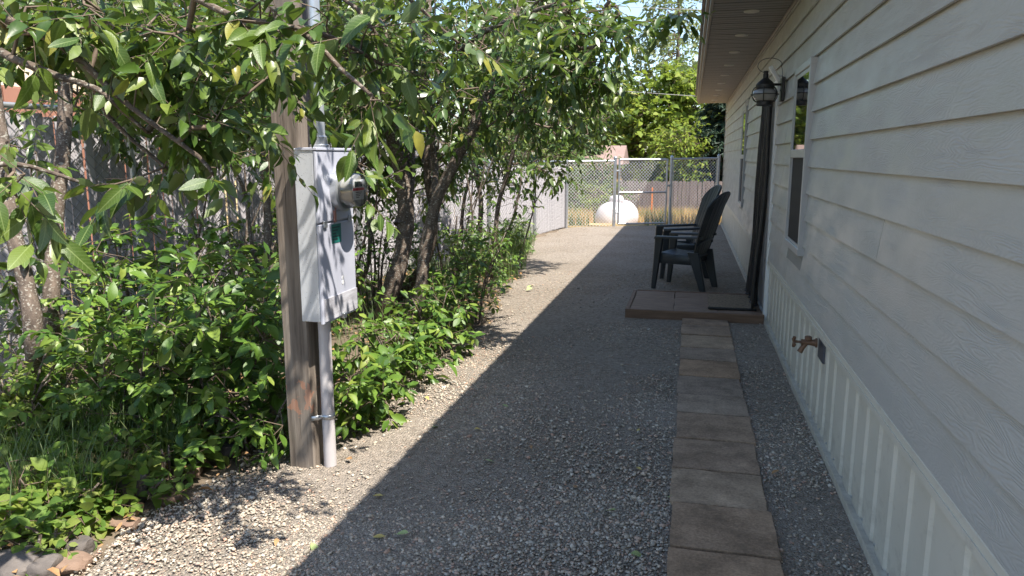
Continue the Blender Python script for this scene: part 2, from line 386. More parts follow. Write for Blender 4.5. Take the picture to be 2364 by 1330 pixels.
def mat_mesh():
    m, nt, out = nodes_of('screen_mesh')
    b = nt.nodes.new('ShaderNodeBsdfPrincipled'); b.inputs['Base Color'].default_value = (0.012, 0.012, 0.014, 1); b.inputs['Roughness'].default_value = 0.6
    tr = nt.nodes.new('ShaderNodeBsdfTransparent'); mx = nt.nodes.new('ShaderNodeMixShader'); mx.inputs[0].default_value = 0.8
    nt.links.new(tr.outputs[0], mx.inputs[1]); nt.links.new(b.outputs[0], mx.inputs[2]); nt.links.new(mx.outputs[0], out.inputs['Surface'])
mat_mesh()

# ------------------------------------------------------------------ mesh helpers
class MB:
    def __init__(s): s.v = []; s.f = []
    def add(s, verts, faces):
        o = len(s.v); s.v.extend([tuple(map(float, p)) for p in verts]); s.f.extend([tuple(i + o for i in f) for f in faces]); return s
    def box(s, x0, x1, y0, y1, z0, z1, c=0.0):
        cx, cy, cz = (x0 + x1) / 2, (y0 + y1) / 2, (z0 + z1) / 2
        return s.cbox((cx, cy, cz), (abs(x1 - x0) / 2, abs(y1 - y0) / 2, abs(z1 - z0) / 2), c)
    def cbox(s, ctr, h, c=0.0, R=None):
        hx, hy, hz = h
        if c <= 0:
            vs = [(sx * hx, sy * hy, sz * hz) for sx in (-1, 1) for sy in (-1, 1) for sz in (-1, 1)]
            fs = [(0, 1, 3, 2), (4, 6, 7, 5), (0, 4, 5, 1), (2, 3, 7, 6), (0, 2, 6, 4), (1, 5, 7, 3)]
        else:
            vs = []; idx = {}
            for sx in (-1, 1):
                for sy in (-1, 1):
                    for sz in (-1, 1):
                        for k in range(3):
                            p = [sx * (hx - c), sy * (hy - c), sz * (hz - c)]; p[k] = (sx * hx, sy * hy, sz * hz)[k]
                            idx[(sx, sy, sz, k)] = len(vs); vs.append(tuple(p))
            fs = []
            for k in range(3):
                a, b = [i for i in range(3) if i != k]
                for sg in (-1, 1):
                    q = []
                    for (u, w) in ((-1, -1), (1, -1), (1, 1), (-1, 1)):
                        t = [0, 0, 0]; t[k] = sg; t[a] = u; t[b] = w; q.append(idx[(*t, k)])
                    fs.append(tuple(q))
                for u in (-1, 1):
                    for w in (-1, 1):
                        t1 = [0, 0, 0]; t1[k] = -1; t1[a] = u; t1[b] = w; t2 = list(t1); t2[k] = 1
                        fs.append((idx[(*t1, a)], idx[(*t2, a)], idx[(*t2, b)], idx[(*t1, b)]))
            for sx in (-1, 1):
                for sy in (-1, 1):
                    for sz in (-1, 1): fs.append(tuple(idx[(sx, sy, sz, k)] for k in range(3)))
        M = R if R is not None else Matrix.Identity(3)
        return s.add([tuple(M @ Vector(p) + Vector(ctr)) for p in vs], fs)
    def tube(s, pts, rad, n=8, cap=True, closed=False):
        pts = [Vector(p) for p in pts]; m = len(pts)
        if not hasattr(rad, '__len__'): rad = [rad] * m
        vs = []; prev = None
        for i, p in enumerate(pts):
            if closed: t = (pts[(i + 1) % m] - pts[i - 1])
            else: t = pts[min(i + 1, m - 1)] - pts[max(i - 1, 0)]
            t.normalize()
            if prev is None:
                a = Vector((0, 0, 1)) if abs(t.z) < 0.9 else Vector((1, 0, 0))
                u = t.cross(a).normalized()
            else: u = (prev - t * prev.dot(t)).normalized()
            prev = u; w = t.cross(u)
            for k in range(n):
                an = 2 * math.pi * k / n; vs.append(tuple(p + (u * math.cos(an) + w * math.sin(an)) * rad[i]))
        fs = []
        for i in range(m if closed else m - 1):
            j = (i + 1) % m
            for k in range(n):
                k2 = (k + 1) % n; fs.append((i * n + k, i * n + k2, j * n + k2, j * n + k))
        if cap and not closed: fs.append(tuple(range(n))); fs.append(tuple((m - 1) * n + k for k in range(n)))
        return s.add(vs, fs)
    def lathe(s, prof, ctr=(0, 0, 0), n=24, R=None):
        vs = []; M = R if R is not None else Matrix.Identity(3)
        for r, z in prof:
            for k in range(n):
                a = 2 * math.pi * k / n; vs.append(tuple(M @ Vector((r * math.cos(a), r * math.sin(a), z)) + Vector(ctr)))
        fs = []
        for i in range(len(prof) - 1):
            for k in range(n):
                k2 = (k + 1) % n; fs.append((i * n + k, i * n + k2, (i + 1) * n + k2, (i + 1) * n + k))
        fs.append(tuple(range(n))); fs.append(tuple((len(prof) - 1) * n + k for k in range(n)))
        return s.add(vs, fs)
    def grid(s, fn, nu, nv):
        vs = [fn(i / (nu - 1), j / (nv - 1)) for i in range(nu) for j in range(nv)]
        fs = [(i * nv + j, (i + 1) * nv + j, (i + 1) * nv + j + 1, i * nv + j + 1) for i in range(nu - 1) for j in range(nv - 1)]
        return s.add(vs, fs)
    def build(s, name, mat, parent=None, smooth=False, recalc=True, origin=None):
        me = bpy.data.meshes.new(name); me.from_pydata(s.v, [], s.f)
        if recalc:
            bm = bmesh.new(); bm.from_mesh(me); bmesh.ops.recalc_face_normals(bm, faces=bm.faces); bm.to_mesh(me); bm.free()
        if smooth:
            me.shade_smooth()
            if smooth == 'angle': me.set_sharp_from_angle(angle=math.radians(38))
        me.materials.append(MATS[mat])
        return link(name, me, parent)
def link(name, me, parent=None):
    o = bpy.data.objects.new(name, me); COL.objects.link(o)
    if parent is not None:
        o.parent = parent; o.matrix_parent_inverse = PINV(parent)
    return o
def wmat(p):
    m = p.matrix_basis.copy()
    while p.parent is not None:
        m = p.parent.matrix_basis @ p.matrix_parent_inverse @ m; p = p.parent
    return m
def PINV(p): return wmat(p).inverted()
def tag(o, label=None, cat=None, group=None, kind=None):
    if label: o['label'] = label
    if cat: o['category'] = cat
    if group: o['group'] = group
    if kind: o['kind'] = kind
    return o
def thing(name, loc, label, cat, group=None):
    o = bpy.data.objects.new(name, None); COL.objects.link(o); o.location = loc; o.empty_display_size = 0.2
    return tag(o, label, cat, group)
def arr_mesh(name, V, T, mat, smooth=False):
    me = bpy.data.meshes.new(name); V = np.asarray(V, np.float32); T = np.asarray(T, np.int32)
    me.vertices.add(len(V)); me.vertices.foreach_set('co', V.ravel())
    k = T.shape[1]; me.loops.add(T.size); me.loops.foreach_set('vertex_index', T.ravel())
    me.polygons.add(len(T)); me.polygons.foreach_set('loop_start', np.arange(0, T.size, k, dtype=np.int32))
    me.polygons.foreach_set('loop_total', np.full(len(T), k, np.int32))
    me.update(calc_edges=True)
    if smooth: me.shade_smooth()
    me.materials.append(MATS[mat]); return me
def unit(a): return a / np.maximum(np.linalg.norm(a, axis=-1, keepdims=True), 1e-9)

# ------------------------------------------------------------------ setting: ground, gravel, soil bed
def field_z(x, y):
    t = np.clip((y - 16.6) / 5.0, 0, 1); z = -0.42 * t * t * (3 - 2 * t)
    t2 = np.clip((y - 22) / 10.0, 0, 1); return z - 0.35 * t2 - 0.02
def edge_x(y):                       # ragged border between gravel and planting bed
    ys = [-6, 1.2, 2.1, 2.9, 3.5, 4.3, 5.2, 6.1, 7.5, 9.0, 10.5, 12.1, 13.4, 14.5, 15.8]
    xs = [-2.3, -2.2, -2.14, -2.12, -2.0, -1.93, -1.84, -1.78, -1.95, -2.12, -2.35, -2.62, -2.82, -2.72, -2.56]
    return np.interp(y, ys, xs) + 0.05 * np.sin(y * 7.3) + 0.035 * np.sin(y * 17.1 + 1)
def fence_x(y): return -2.556 - 0.1528 * (15.71 - y)
gx = np.concatenate([np.linspace(-300, -20, 12), np.linspace(-16, 16, 33), np.linspace(20, 300, 12)])
gy = np.concatenate([np.linspace(-300, -20, 8), np.linspace(-12, 15, 14), np.linspace(16, 40, 49), np.linspace(46, 400, 16)])
XX, YY = np.meshgrid(gx, gy, indexing='ij'); ZZ = field_z(XX, YY)
n1, n2 = XX.shape
idx = np.arange(n1 * n2).reshape(n1, n2)
Q = np.stack([idx[:-1, :-1], idx[1:, :-1], idx[1:, 1:], idx[:-1, 1:]], -1).reshape(-1, 4)
o = link('ground', arr_mesh('ground', np.stack([XX, YY, ZZ], -1).reshape(-1, 3), Q, 'field_earth', True)); tag(o, 'dry grassy earth of the yard and the field beyond the gate', 'ground', kind='structure')

def gate_y(x): return 15.71 + (x + 2.556) * 0.4255
V = []; ny = 180; cols = 14
for i in range(ny):
    y = -6 + i / (ny - 1) * 21.71
    ex = float(edge_x(y))
    for j in range(cols):
        x = ex + (0.75 - ex) * (j / (cols - 1))
        yy = -6 + i / (ny - 1) * (6 + gate_y(x))
        z = 0.012 * mnoise.noise(Vector((x * 1.3, yy * 1.3, 0))) + 0.006
        if j == 0: z = -0.012
        V.append((x, yy, z))
Q = [(i * cols + j, (i + 1) * cols + j, (i + 1) * cols + j + 1, i * cols + j + 1) for i in range(ny - 1) for j in range(cols - 1)]
o = link('gravel_yard', arr_mesh('gravel_yard', V, Q, 'gravel', True)); tag(o, 'grey and tan gravel strip between the house and the planting bed', 'gravel', kind='structure')
V = []; ny = 150; cols = 16
for i in range(ny):
    y = -4 + i / (ny - 1) * 19.8
    ex = float(edge_x(y)) + 0.06; fx = float(fence_x(y)) - 0.6
    for j in range(cols):
        x = ex + (fx - ex) * j / (cols - 1); t = min(1, j / 4)
        V.append((x, y, -0.014 + t * (0.02 + 0.05 * (mnoise.noise(Vector((x * 2.1, y * 2.1, 3))) + 0.35))))
Q = [(i * cols + j, (i + 1) * cols + j, (i + 1) * cols + j + 1, i * cols + j + 1) for i in range(ny - 1) for j in range(cols - 1)]
o = link('soil_bed', arr_mesh('soil_bed', V, Q, 'hill_soil', True)); tag(o, 'dark soil of the planting bed along the slatted fence', 'soil', kind='structure')

# pebbles lying on the gravel
PATH_X0, PATH_X1 = -0.02, 0.385
def pebbles():
    ic = bmesh.new(); bmesh.ops.create_icosphere(ic, subdivisions=1, radius=1.0)
    BV = np.array([v.co[:] for v in ic.verts]); BT = np.array([[v.index for v in f.verts] for f in ic.faces]); ic.free()
    pts = []
    for (y0, y1, dens) in ((1.3, 3.2, 9000), (3.2, 4.6, 6000), (4.6, 6.5, 2600), (6.5, 9.5, 800)):
        n = int((y1 - y0) * 3.0 * dens)
        x = RNG.uniform(-2.3, 0.72, n); y = RNG.uniform(y0, y1, n); pts.append(np.stack([x, y], -1))
    p = np.concatenate(pts)
    keep = (p[:, 0] > edge_x(p[:, 1]) - 0.04 * RNG.random(len(p))) & ~((p[:, 0] > PATH_X0 - 0.005) & (p[:, 0] < PATH_X1 + 0.005) & (p[:, 1] < 6.9)) & ~((p[:, 0] > -0.58) & (p[:, 1] > 6.85) & (p[:, 1] < 7.98))
    px, py, pz = project(np.c_[p, np.zeros(len(p))])
    keep &= (pz > 0) & (px > -60) & (px < PW + 60) & (py < PH + 80)
    nz = np.array([mnoise.noise(Vector((a * 1.1, b * 1.1, 7))) for a, b in p])
    keep &= RNG.random(len(p)) < np.clip(0.68 + nz * 1.7, 0.08, 1)
    p = p[keep]; n = len(p)
    s = np.clip(RNG.lognormal(math.log(0.0044), 0.40, n), 0.0022, 0.014)
    V = BV[None] * (1 + 0.22 * RNG.standard_normal((n, len(BV), 1)).clip(-1.5, 1.5))
    V = V * (s[:, None] * np.stack([RNG.uniform(0.8, 1.4, n), RNG.uniform(0.7, 1.1, n), RNG.uniform(0.4, 0.75, n)], -1))[:, None, :]
    a = RNG.uniform(0, 6.28, n); ca, sa = np.cos(a), np.sin(a)
    tl = RNG.normal(0, 0.35, n)
    x = V[..., 0] * ca[:, None] - V[..., 1] * sa[:, None]; y = V[..., 0] * sa[:, None] + V[..., 1] * ca[:, None]
    z = V[..., 2] + x * np.sin(tl)[:, None] * 0.6
    W = np.stack([x + p[:, :1], y + p[:, 1:2], z + (0.009 + s * 0.25)[:, None]], -1)
    T = (BT[None] + (np.arange(n) * len(BV))[:, None, None]).reshape(-1, 3)
    o = link('gravel_pebbles', arr_mesh('gravel_pebbles', W.reshape(-1, 3), T, 'pebble', True))
    tag(o, 'loose mixed grey, tan and reddish pebbles over the gravel strip', 'gravel', kind='stuff')
    return n
NPEB = pebbles()

# ------------------------------------------------------------------ path of pavers
def rough_slab(name, x0, x1, y0, y1, z0, z1, mat, parent, seed):
    rr = random.Random(seed)
    nx, nyy = 5, 5; m = MB()
    def fn(u, v):
        x = x0 + (x1 - x0) * u; y = y0 + (y1 - y0) * v
        e = 0.004
        if u in (0, 1): x += rr.uniform(-e, e)
        if v in (0, 1): y += rr.uniform(-e, e)
        return (x, y, z1 + rr.uniform(-0.0015, 0.0015) - (0.004 if (u in (0, 1) or v in (0, 1)) else 0))
    m.grid(fn, nx, nyy)
    ring = [i * nyy for i in range(nx)] + [(nx - 1) * nyy + j for j in range(1, nyy)] + [i * nyy + nyy - 1 for i in range(nx - 2, -1, -1)] + [j for j in range(nyy - 2, 0, -1)]
    b = len(m.v)
    for i in ring: m.v.append((m.v[i][0], m.v[i][1], z0))
    k = len(ring)
    for i in range(k): m.f.append((ring[i], ring[(i + 1) % k], b + (i + 1) % k, b + i))
    return m.build(name, mat, parent, smooth='angle')
path = thing('path', (0.18, 4.2, 0), 'straight path of square brown concrete pavers leading to the stoop', 'path'); tag(path, kind='structure')
YB = [0.30, 0.71, 1.10, 1.50, 1.89, 2.285, 2.677, 3.065, 3.444, 3.838, 4.249, 4.598, 5.017, 5.44, 5.81, 6.22, 6.60, 6.855]
for i in range(len(YB) - 1):
    dx = random.uniform(-0.008, 0.008)
    rough_slab('paver', PATH_X0 + dx, PATH_X1 + dx, YB[i] + 0.009 + random.uniform(-.002, .003), YB[i + 1] - 0.009, -0.02, 0.030 + random.uniform(-0.006, 0.005), 'paver', path, i)
# ------------------------------------------------------------------ stoop and doormat
st = thing('stoop', (0.07, 7.4, 0), 'low stoop of dark pavers in a brown timber frame below the curtained door', 'stoop')
Z1 = 0.088
m = MB(); m.box(-0.545, 0.705, 6.865, 6.903, -0.02, Z1, 0.004); m.build('frame_board', 'stoop_timber', st)
m = MB(); m.box(-0.545, -0.507, 6.905, 7.925, -0.02, Z1 - .002, 0.004); m.build('frame_board', 'stoop_timber', st)
m = MB(); m.box(-0.505, 0.705, 7.927, 7.962, -0.02, Z1 - .003, 0.004); m.build('frame_board', 'stoop_timber', st)
for i, (x0, x1, y0, y1) in enumerate([(-0.503, -0.105, 6.907, 7.415), (-0.503, -0.105, 7.42, 7.923), (-0.1, 0.30, 6.907, 7.20), (-0.1, 0.30, 7.205, 7.62), (-0.1, 0.30, 7.625, 7.923),
                                      (0.305, 0.70, 6.907, 7.09), (0.305, 0.70, 7.095, 7.50), (0.305, 0.70, 7.505, 7.923)]):
    rough_slab('paver', x0, x1, y0, y1, 0.02, Z1 - 0.006, 'stoop_paver', st, 100 + i)
mt = thing('doormat', (0.44, 7.4, Z1), 'brown coir doormat with a black edge lying on the stoop', 'doormat')
m = MB(); m.grid(lambda u, v: (0.225 + 0.42 * u, 7.06 + 0.72 * v, Z1 + 0.014 + 0.004 * mnoise.noise(Vector((u * 9, v * 12, 1)))), 12, 16)
m.add([(0.225, 7.06, Z1 - .002), (0.645, 7.06, Z1 - .002), (0.645, 7.78, Z1 - .002), (0.225, 7.78, Z1 - .002), (0.225, 7.06, Z1 + .013), (0.645, 7.06, Z1 + .013), (0.645, 7.78, Z1 + .013), (0.225, 7.78, Z1 + .013)],
      [(0, 1, 5, 4), (1, 2, 6, 5), (2, 3, 7, 6), (3, 0, 4, 7)])
m.build('pile', 'mat_coir', mt)
m = MB(); m.tube([(0.215, 7.055, Z1 + .008), (0.44, 7.05, Z1 + .009), (0.65, 7.055, Z1 + .008)], 0.012, 8); m.build('edge_binding', 'mat_edge', mt, smooth=True)

# ------------------------------------------------------------------ house
WX = 0.72; HY0, HY1 = -4.0, 17.25; SOF = 2.66; EX = 0.10
house = thing('house', (4.5, 6.6, 0), 'long grey lap-sided house with white ribbed skirting and dark soffit', 'house')
m = MB(); m.box(WX + 0.035, 8.3, HY0, HY1 - 0.02, 0.02, 2.72); wall = m.build('wall', 'siding_flat', house)
LAP = 0.167; Z0 = 0.603
win = [(4.98, 5.68, 0.885, 2.09), (10.55, 11.2, 0.83, 2.16)]
door = (6.98, 7.95, 0.09, 2.10)
rows = [(Z0 + k * LAP, min(Z0 + (k + 1) * LAP, SOF)) for k in range(13)]
def cuts(z0, z1):
    iv = []
    for (a, b, c, d) in win:
        lo = Z0 + math.floor((c - Z0) / LAP) * LAP; hi = Z0 + math.ceil((d - Z0) / LAP) * LAP
        if z0 >= lo - 1e-4 and z1 <= hi + 1e-4: iv.append((a - 0.0, b + 0.0))
    if z1 <= door[3] + 0.17: iv.append((door[0], door[1]))
    return sorted(iv)
def plank(y0, y1, z0, z1, back):
    # a lap board: bottom edge proud, top edge tucked under the one above
    t, lap = 0.013, 0.022
    xb, xt = WX - 0.009, WX + 0.013
    vs = [(xb, y0, z0), (xb, y1, z0), (xt, y1, z1 + lap), (xt, y0, z1 + lap), (xb + t, y0, z0), (xb + t, y1, z0), (xt + t, y1, z1 + lap), (xt + t, y0, z1 + lap)]
    fs = [(0, 3, 2, 1), (4, 5, 6, 7), (0, 1, 5, 4), (2, 3, 7, 6), (1, 2, 6, 5), (0, 4, 7, 3)]
    MB().add(vs, fs).build('siding_plank', 'siding', wall)
for k, (z0, z1) in enumerate(rows):
    if z1 - z0 < 0.03: continue
    # joints staggered; one row breaks at y = 3.07
    off = 3.07 if k == 3 else 0.55 + ((k * 0.37) % 0.85)
    js = [HY0] + [y for y in [off + 5.15 * i for i in range(-3, 8)] if HY0 + 0.4 < y < HY1 - 0.4 and not any(abs(y - e) < .25 for c in cuts(z0, z1) for e in c)] + [HY1 - 0.03]
    for a, b in zip(js[:-1], js[1:]):
        segs = [(a + 0.003, b - 0.003)]
        for (c, d) in cuts(z0, z1):
            ns = []
            for (s, e) in segs:
                if d <= s or c >= e: ns.append((s, e)); continue
                if c - s > 0.02: ns.append((s, c - 0.003))
                if e - d > 0.02: ns.append((d + 0.003, e))
            segs = ns
        for s, e in segs: plank(s, e, z0, z1 if k < 12 else z1 - 0.022, k)
m = MB(); m.box(WX - 0.012, WX + 0.03, HY1 - 0.03, HY1 + 0.03, 0.6, SOF, .003); m.build('corner_trim', 'siding', house)
m = MB(); m.box(WX - 0.016, WX + 0.03, HY0, HY1, SOF - 0.035, SOF - 0.002, .003); m.build('frieze_trim', 'fascia', house)

# skirting: ribbed metal sheets, each its own part, with a top cap and a bottom track
SK = WX + 0.012; pitch = 0.205; rib = 0.010
nsheet = 14
sheet_len = (HY1 - HY0) / nsheet
def sheet(y0, y1):
    pr = []; y = y0
    while y < y1 - 1e-6:
        for (dy, dx) in ((0.0, 0), (0.118, 0), (0.130, rib), (0.186, rib), (0.198, 0)):
            if y + dy < y1: pr.append((SK + dx, y + dy))
        y += pitch
    pr.append((SK, y1))
    mm = MB(); n = len(pr)
    mm.add([(x, yy, 0.035) for x, yy in pr] + [(x, yy, 0.575) for x, yy in pr], [(i, i + 1, n + i + 1, n + i) for i in range(n - 1)])
    return mm.build('skirting_sheet', 'skirt_white', skirt, recalc=False)
m = MB(); m.box(SK + rib + .004, SK + rib + .014, HY0, HY1, 0.0, 0.57); skirt = m.build('skirting', 'skirt_white', house)
DY0, DY1 = door[0] - 0.06, door[1] + 0.04
ys = [HY0 + i * sheet_len for i in range(nsheet + 1)]
for a, b in zip(ys[:-1], ys[1:]):
    if a < DY0 < b: sheet(a, DY0)
    elif a < DY0 and b > DY1: sheet(a, DY0); sheet(DY1, b)
    elif DY0 <= a < DY1 < b: sheet(DY1, b)
    elif b <= DY0 or a >= DY1: sheet(a, b)
for (a, b) in ((HY0, DY0), (DY1, HY1)):
    m = MB(); m.box(SK - 0.020, SK + 0.02, a, b, 0.560, 0.602, 0.006); m.box(SK - 0.024, SK - .0205, a, b, 0.545, 0.571); m.build('top_cap', 'skirt_white', skirt)
    m = MB(); m.box(SK - 0.028, SK - 0.0245, a, b, -0.01, 0.045); m.box(SK - 0.024, SK + 0.03, a, b, -0.01, 0.034); m.build('bottom_track', 'skirt_white', skirt)
    m = MB(); m.box(SK - 0.02, SK + 0.0, a, b, 0.6025, 0.612); m.build('drip_flashing', 'trim_grey', skirt)
m = MB()
y = HY0 + 0.04
while y < HY1:
    if not (DY0 - .05 < y < DY1 + .05): m.lathe([(0.006, 0), (0.006, 0.004), (0.001, 0.006)], (SK - 0.0002, y, 0.062), 6, Matrix.Rotation(-math.pi / 2, 3, 'Y'))
    y += pitch
tag(m.build('sheet_screws', 'galv', skirt), kind='stuff')

# soffit boards, vents, fascia, roof
m = MB(); m.box(EX + 0.02, WX + 0.05, HY0 - 0.3, HY1 + 0.02, SOF + 0.034, SOF + 0.042); soffit = m.build('soffit', 'soffit', house)
nb = 70; bl = (HY1 - HY0 + 0.3) / nb; vme = None
sb = MB()
for e in range(3):
    w = bl / 3
    sb.box(EX + 0.025, WX + 0.03, e * w + 0.005, (e + 1) * w - (0.020 if e == 2 else 0.005), 0.0, 0.02, 0.003)
me_sb = bpy.data.meshes.new('soffit_board'); me_sb.from_pydata(sb.v, [], sb.f); me_sb.materials.append(MATS['soffit'])
for i in range(nb):
    o = link('soffit_board', me_sb, soffit); o.location = (0, HY0 - 0.3 + i * bl, SOF)
vb = MB(); vb.lathe([(0.062, 0.0), (0.060, -0.008), (0.050, -0.010), (0.048, -0.006)], (0, 0, 0), 28)
for k in range(7):
    yy = -0.04 + k * 0.0133; hw = math.sqrt(max(0.048 ** 2 - yy ** 2, 1e-5)); vb.cbox((0, yy, -0.009), (hw, 0.003, 0.003))
me_v = bpy.data.meshes.new('soffit_vent'); me_v.from_pydata(vb.v, [], vb.f); me_v.materials.append(MATS['vent_white'])
for i in range(-2, 9):
    o = link('soffit_vent', me_v, soffit); o.location = (0.428, 6.523 + 1.215 * i, SOF - 0.001)
m = MB(); m.box(EX - 0.002, EX + 0.024, HY0 - 0.3, HY1 + 0.03, SOF - 0.012, SOF + 0.16, 0.003); m.build('fascia', 'fascia', house)
m = MB(); m.box(EX - 0.03, EX - 0.004, HY0 - 0.3, HY1 + 0.03, SOF + 0.05, SOF + 0.15, 0.003); m.build('drip_edge', 'roof_metal', house)
RX = 4.6; RZ = SOF + 0.165 + (RX - EX) * 0.30
m = MB()
for (xa, za, xb, zb) in ((EX - 0.06, SOF + 0.155, RX, RZ), (RX, RZ, 9.2, SOF + 0.155)):
    vs = [(xa, HY0 - 0.35, za), (xb, HY0 - 0.35, zb), (xb, HY1 + 0.06, zb), (xa, HY1 + 0.06, za)]
    m.add(vs + [(x, y, z + 0.02) for x, y, z in vs], [(0, 1, 2, 3), (4, 7, 6, 5), (0, 4, 5, 1), (1, 5, 6, 2), (2, 6, 7, 3), (3, 7, 4, 0)])
roof = m.build('roof', 'roof_metal', house)
rb = MB(); L = math.hypot(RX - EX + .06, RZ - SOF - .155); an = math.atan2(RZ - SOF - .155, RX - EX + .06)
rb.cbox((0, 0, 0), (L / 2, 0.02, 0.012), 0.004, Matrix.Rotation(-an, 3, 'Y'))
me_r = bpy.data.meshes.new('roof_rib'); me_r.from_pydata(rb.v, [], rb.f); me_r.materials.append(MATS['roof_metal'])
for i in range(94):
    o = link('roof_rib', me_r, roof); o.location = ((EX - .06 + RX) / 2, HY0 - 0.3 + 0.23 * i, (SOF + .155 + RZ) / 2 + 0.03)
m = MB()
m.add([(WX + 0.04, HY1 - 0.019, 2.7), (8.3, HY1 - 0.019, 2.7), (RX, HY1 - 0.019, RZ)], [(0, 1, 2)]); m.add([(WX + 0.04, HY1 - 0.12, 2.7), (8.3, HY1 - 0.12, 2.7), (RX, HY1 - 0.12, RZ)], [(0, 2, 1)])
m.build('gable', 'siding', house)

# windows
def window(y0, y1, z0, z1, zmeet):
    xo = WX - 0.030
    fr = MB(); t = 0.034
    for (a, b, c, d) in ((y0 - .012, y0 + t, z0, z1), (y1 - t, y1 + .012, z0, z1)): fr.box(xo, WX + 0.034, a, b, c, d, .004)
    for (c, d) in ((z0 - .012, z0 + t), (z1 - t, z1 + .012)): fr.box(xo - .003, WX + 0.034, y0 - .014, y1 + .014, c, d, .004)
    w = fr.build('window', 'window_vinyl', house)
    s = MB(); xi = WX - 0.024
    s.box(xi - .006, WX + .03, y0 + t, y1 - t, zmeet - .028, zmeet + .028, .004)
    for (a, b) in ((y0 + t + .001, y0 + t + .03), (y1 - t - .03, y1 - t - .001)): s.box(xi, WX + .03, a, b, zmeet + .028, z1 - t, .003)
    s.box(xi + .001, WX + .03, y0 + t + .03, y1 - t - .03, z1 - t - .03, z1 - t - .001, .003)
    s.build('sash', 'window_vinyl', w)
    g = MB(); g.box(WX - 0.0215, WX - 0.0165, y0 + t + .03, y1 - t - .03, zmeet + .028, z1 - t - .03); g.build('pane', 'window_glass', w)
    g = MB(); g.box(WX - 0.014, WX - 0.010, y0 + t + .02, y1 - t - .02, z0 + t + .015, zmeet - .028); g.build('insect_screen', 'screen_dark', w)
    g = MB(); g.box(WX - 0.019, WX + 0.02, y0 + t + .001, y0 + t + .02, z0 + t, zmeet - .028); g.box(WX - 0.019, WX + 0.02, y1 - t - .02, y1 - t - .001, z0 + t, zmeet - .028)
    g.box(WX - 0.019, WX + 0.02, y0 + t + .02, y1 - t - .02, z0 + t, z0 + t + .015); g.build('screen_frame', 'window_vinyl', w)
    lo = Z0 + math.floor((z0 - Z0) / LAP) * LAP; hi = Z0 + math.ceil((z1 - Z0) / LAP) * LAP
    g = MB(); g.box(WX - 0.002, WX + 0.03, y0 + .0, y1 - .0, z1 + .0125, hi - .002); g.build('filler_board', 'siding_flat', w)
    if z0 - .013 - lo > 0.02:
        g = MB(); g.box(WX - 0.002, WX + 0.03, y0 + .0, y1 - .0, lo + .002, z0 - .0125); g.build('filler_board', 'siding_flat', w)
window(*win[0], 1.52)
window(*win[1], 1.50)

# door with frame
d0, d1, dz0, dz1 = door
m = MB()
m.box(WX - 0.02, WX + 0.034, d0 - .055, d0 + .02, dz0 - .05, dz1 + .06, .004); m.box(WX - 0.02, WX + 0.034, d1 - .02, d1 + .035, dz0 - .05, dz1 + .06, .004)
m.box(WX - 0.022, WX + 0.034, d0 + .02, d1 - .02, dz1 - .0, dz1 + .06, .004)
m.box(WX - 0.03, WX + 0.034, d0 - .056, d1 + .036, dz0 - .1, dz0 - .051)
dr = m.build('door_frame', 'vinyl_white', house)
m = MB(); m.box(WX + 0.02, WX + 0.0335, d0 + .022, d1 - .022, dz0 - .05, dz1 - .002)
for (a, b) in ((.25, .85), (1.0, 1.85)):
    for (c, d) in ((.12, .43), (.53, .84)): m.box(WX + 0.014, WX + 0.0195, d0 + c, d0 + d, dz0 + a, dz0 + b, .004)
dl = m.build('door', 'door_paint', house)
m = MB(); m.lathe([(0.012, 0), (0.012, .03), (.026, .04), (.028, .055), (.015, .07)], (WX + .0195, d1 - .10, 1.0), 16, Matrix.Rotation(-math.pi / 2, 3, 'Y')); m.build('handle', 'galv', dl, smooth=True)

# black insect-mesh curtain over the door: two hanging panels, hems weighted, lower corners blown outwards
cur = thing('door_curtain', (0.66, 7.45, 0.09), 'black mesh insect curtain hanging over the house door', 'curtain')
def panel(ya, yb, side, name):
    mm = MB()
    def fn(u, v):                    # u across, v up
        z = 0.12 + v * 1.93
        g = (1 - v)
        wav = 0.018 * math.sin(u * 19 + side * 2) * (0.4 + g) + 0.010 * math.sin(u * 41 + v * 5)
        y = ya + (yb - ya) * u
        x = WX - 0.045 + wav
        x -= 0.045 * g ** 1.6 * (0.35 + 0.65 * (u if side > 0 else 1 - u)) + 0.02 * math.sin(v * 7 + u * 3) * g
        if side > 0: y += 0.03 * math.sin(v * 6); z += 0.03 * u * g
        else: z += 0.05 * (1 - u) * g * math.sin(3 * u)
        return (x, y, z)
    mm.grid(fn, 34, 30)
    p = mm.build(name, 'screen_mesh', cur, smooth=True, recalc=False)
    hem = [fn(u / 33, 0.0) for u in range(34)]
    hb = MB().tube(hem, 0.010, 6); hb.build('hem', 'black_metal', p, smooth=True)
    for uu in (0.0, 1.0):
        eb = MB().tube([fn(uu, v / 29) for v in range(30)], [0.012] * 30, 6); eb.build('edge_tape', 'black_metal', p, smooth=True)
panel(7.00, 7.40, -1, 'mesh_panel')
panel(7.52, 7.93, 1, 'mesh_panel')
m = MB(); m.box(WX - 0.065, WX - 0.024, 6.99, 7.94, 2.03, 2.075, .004); m.build('header_strip', 'black_metal', cur)

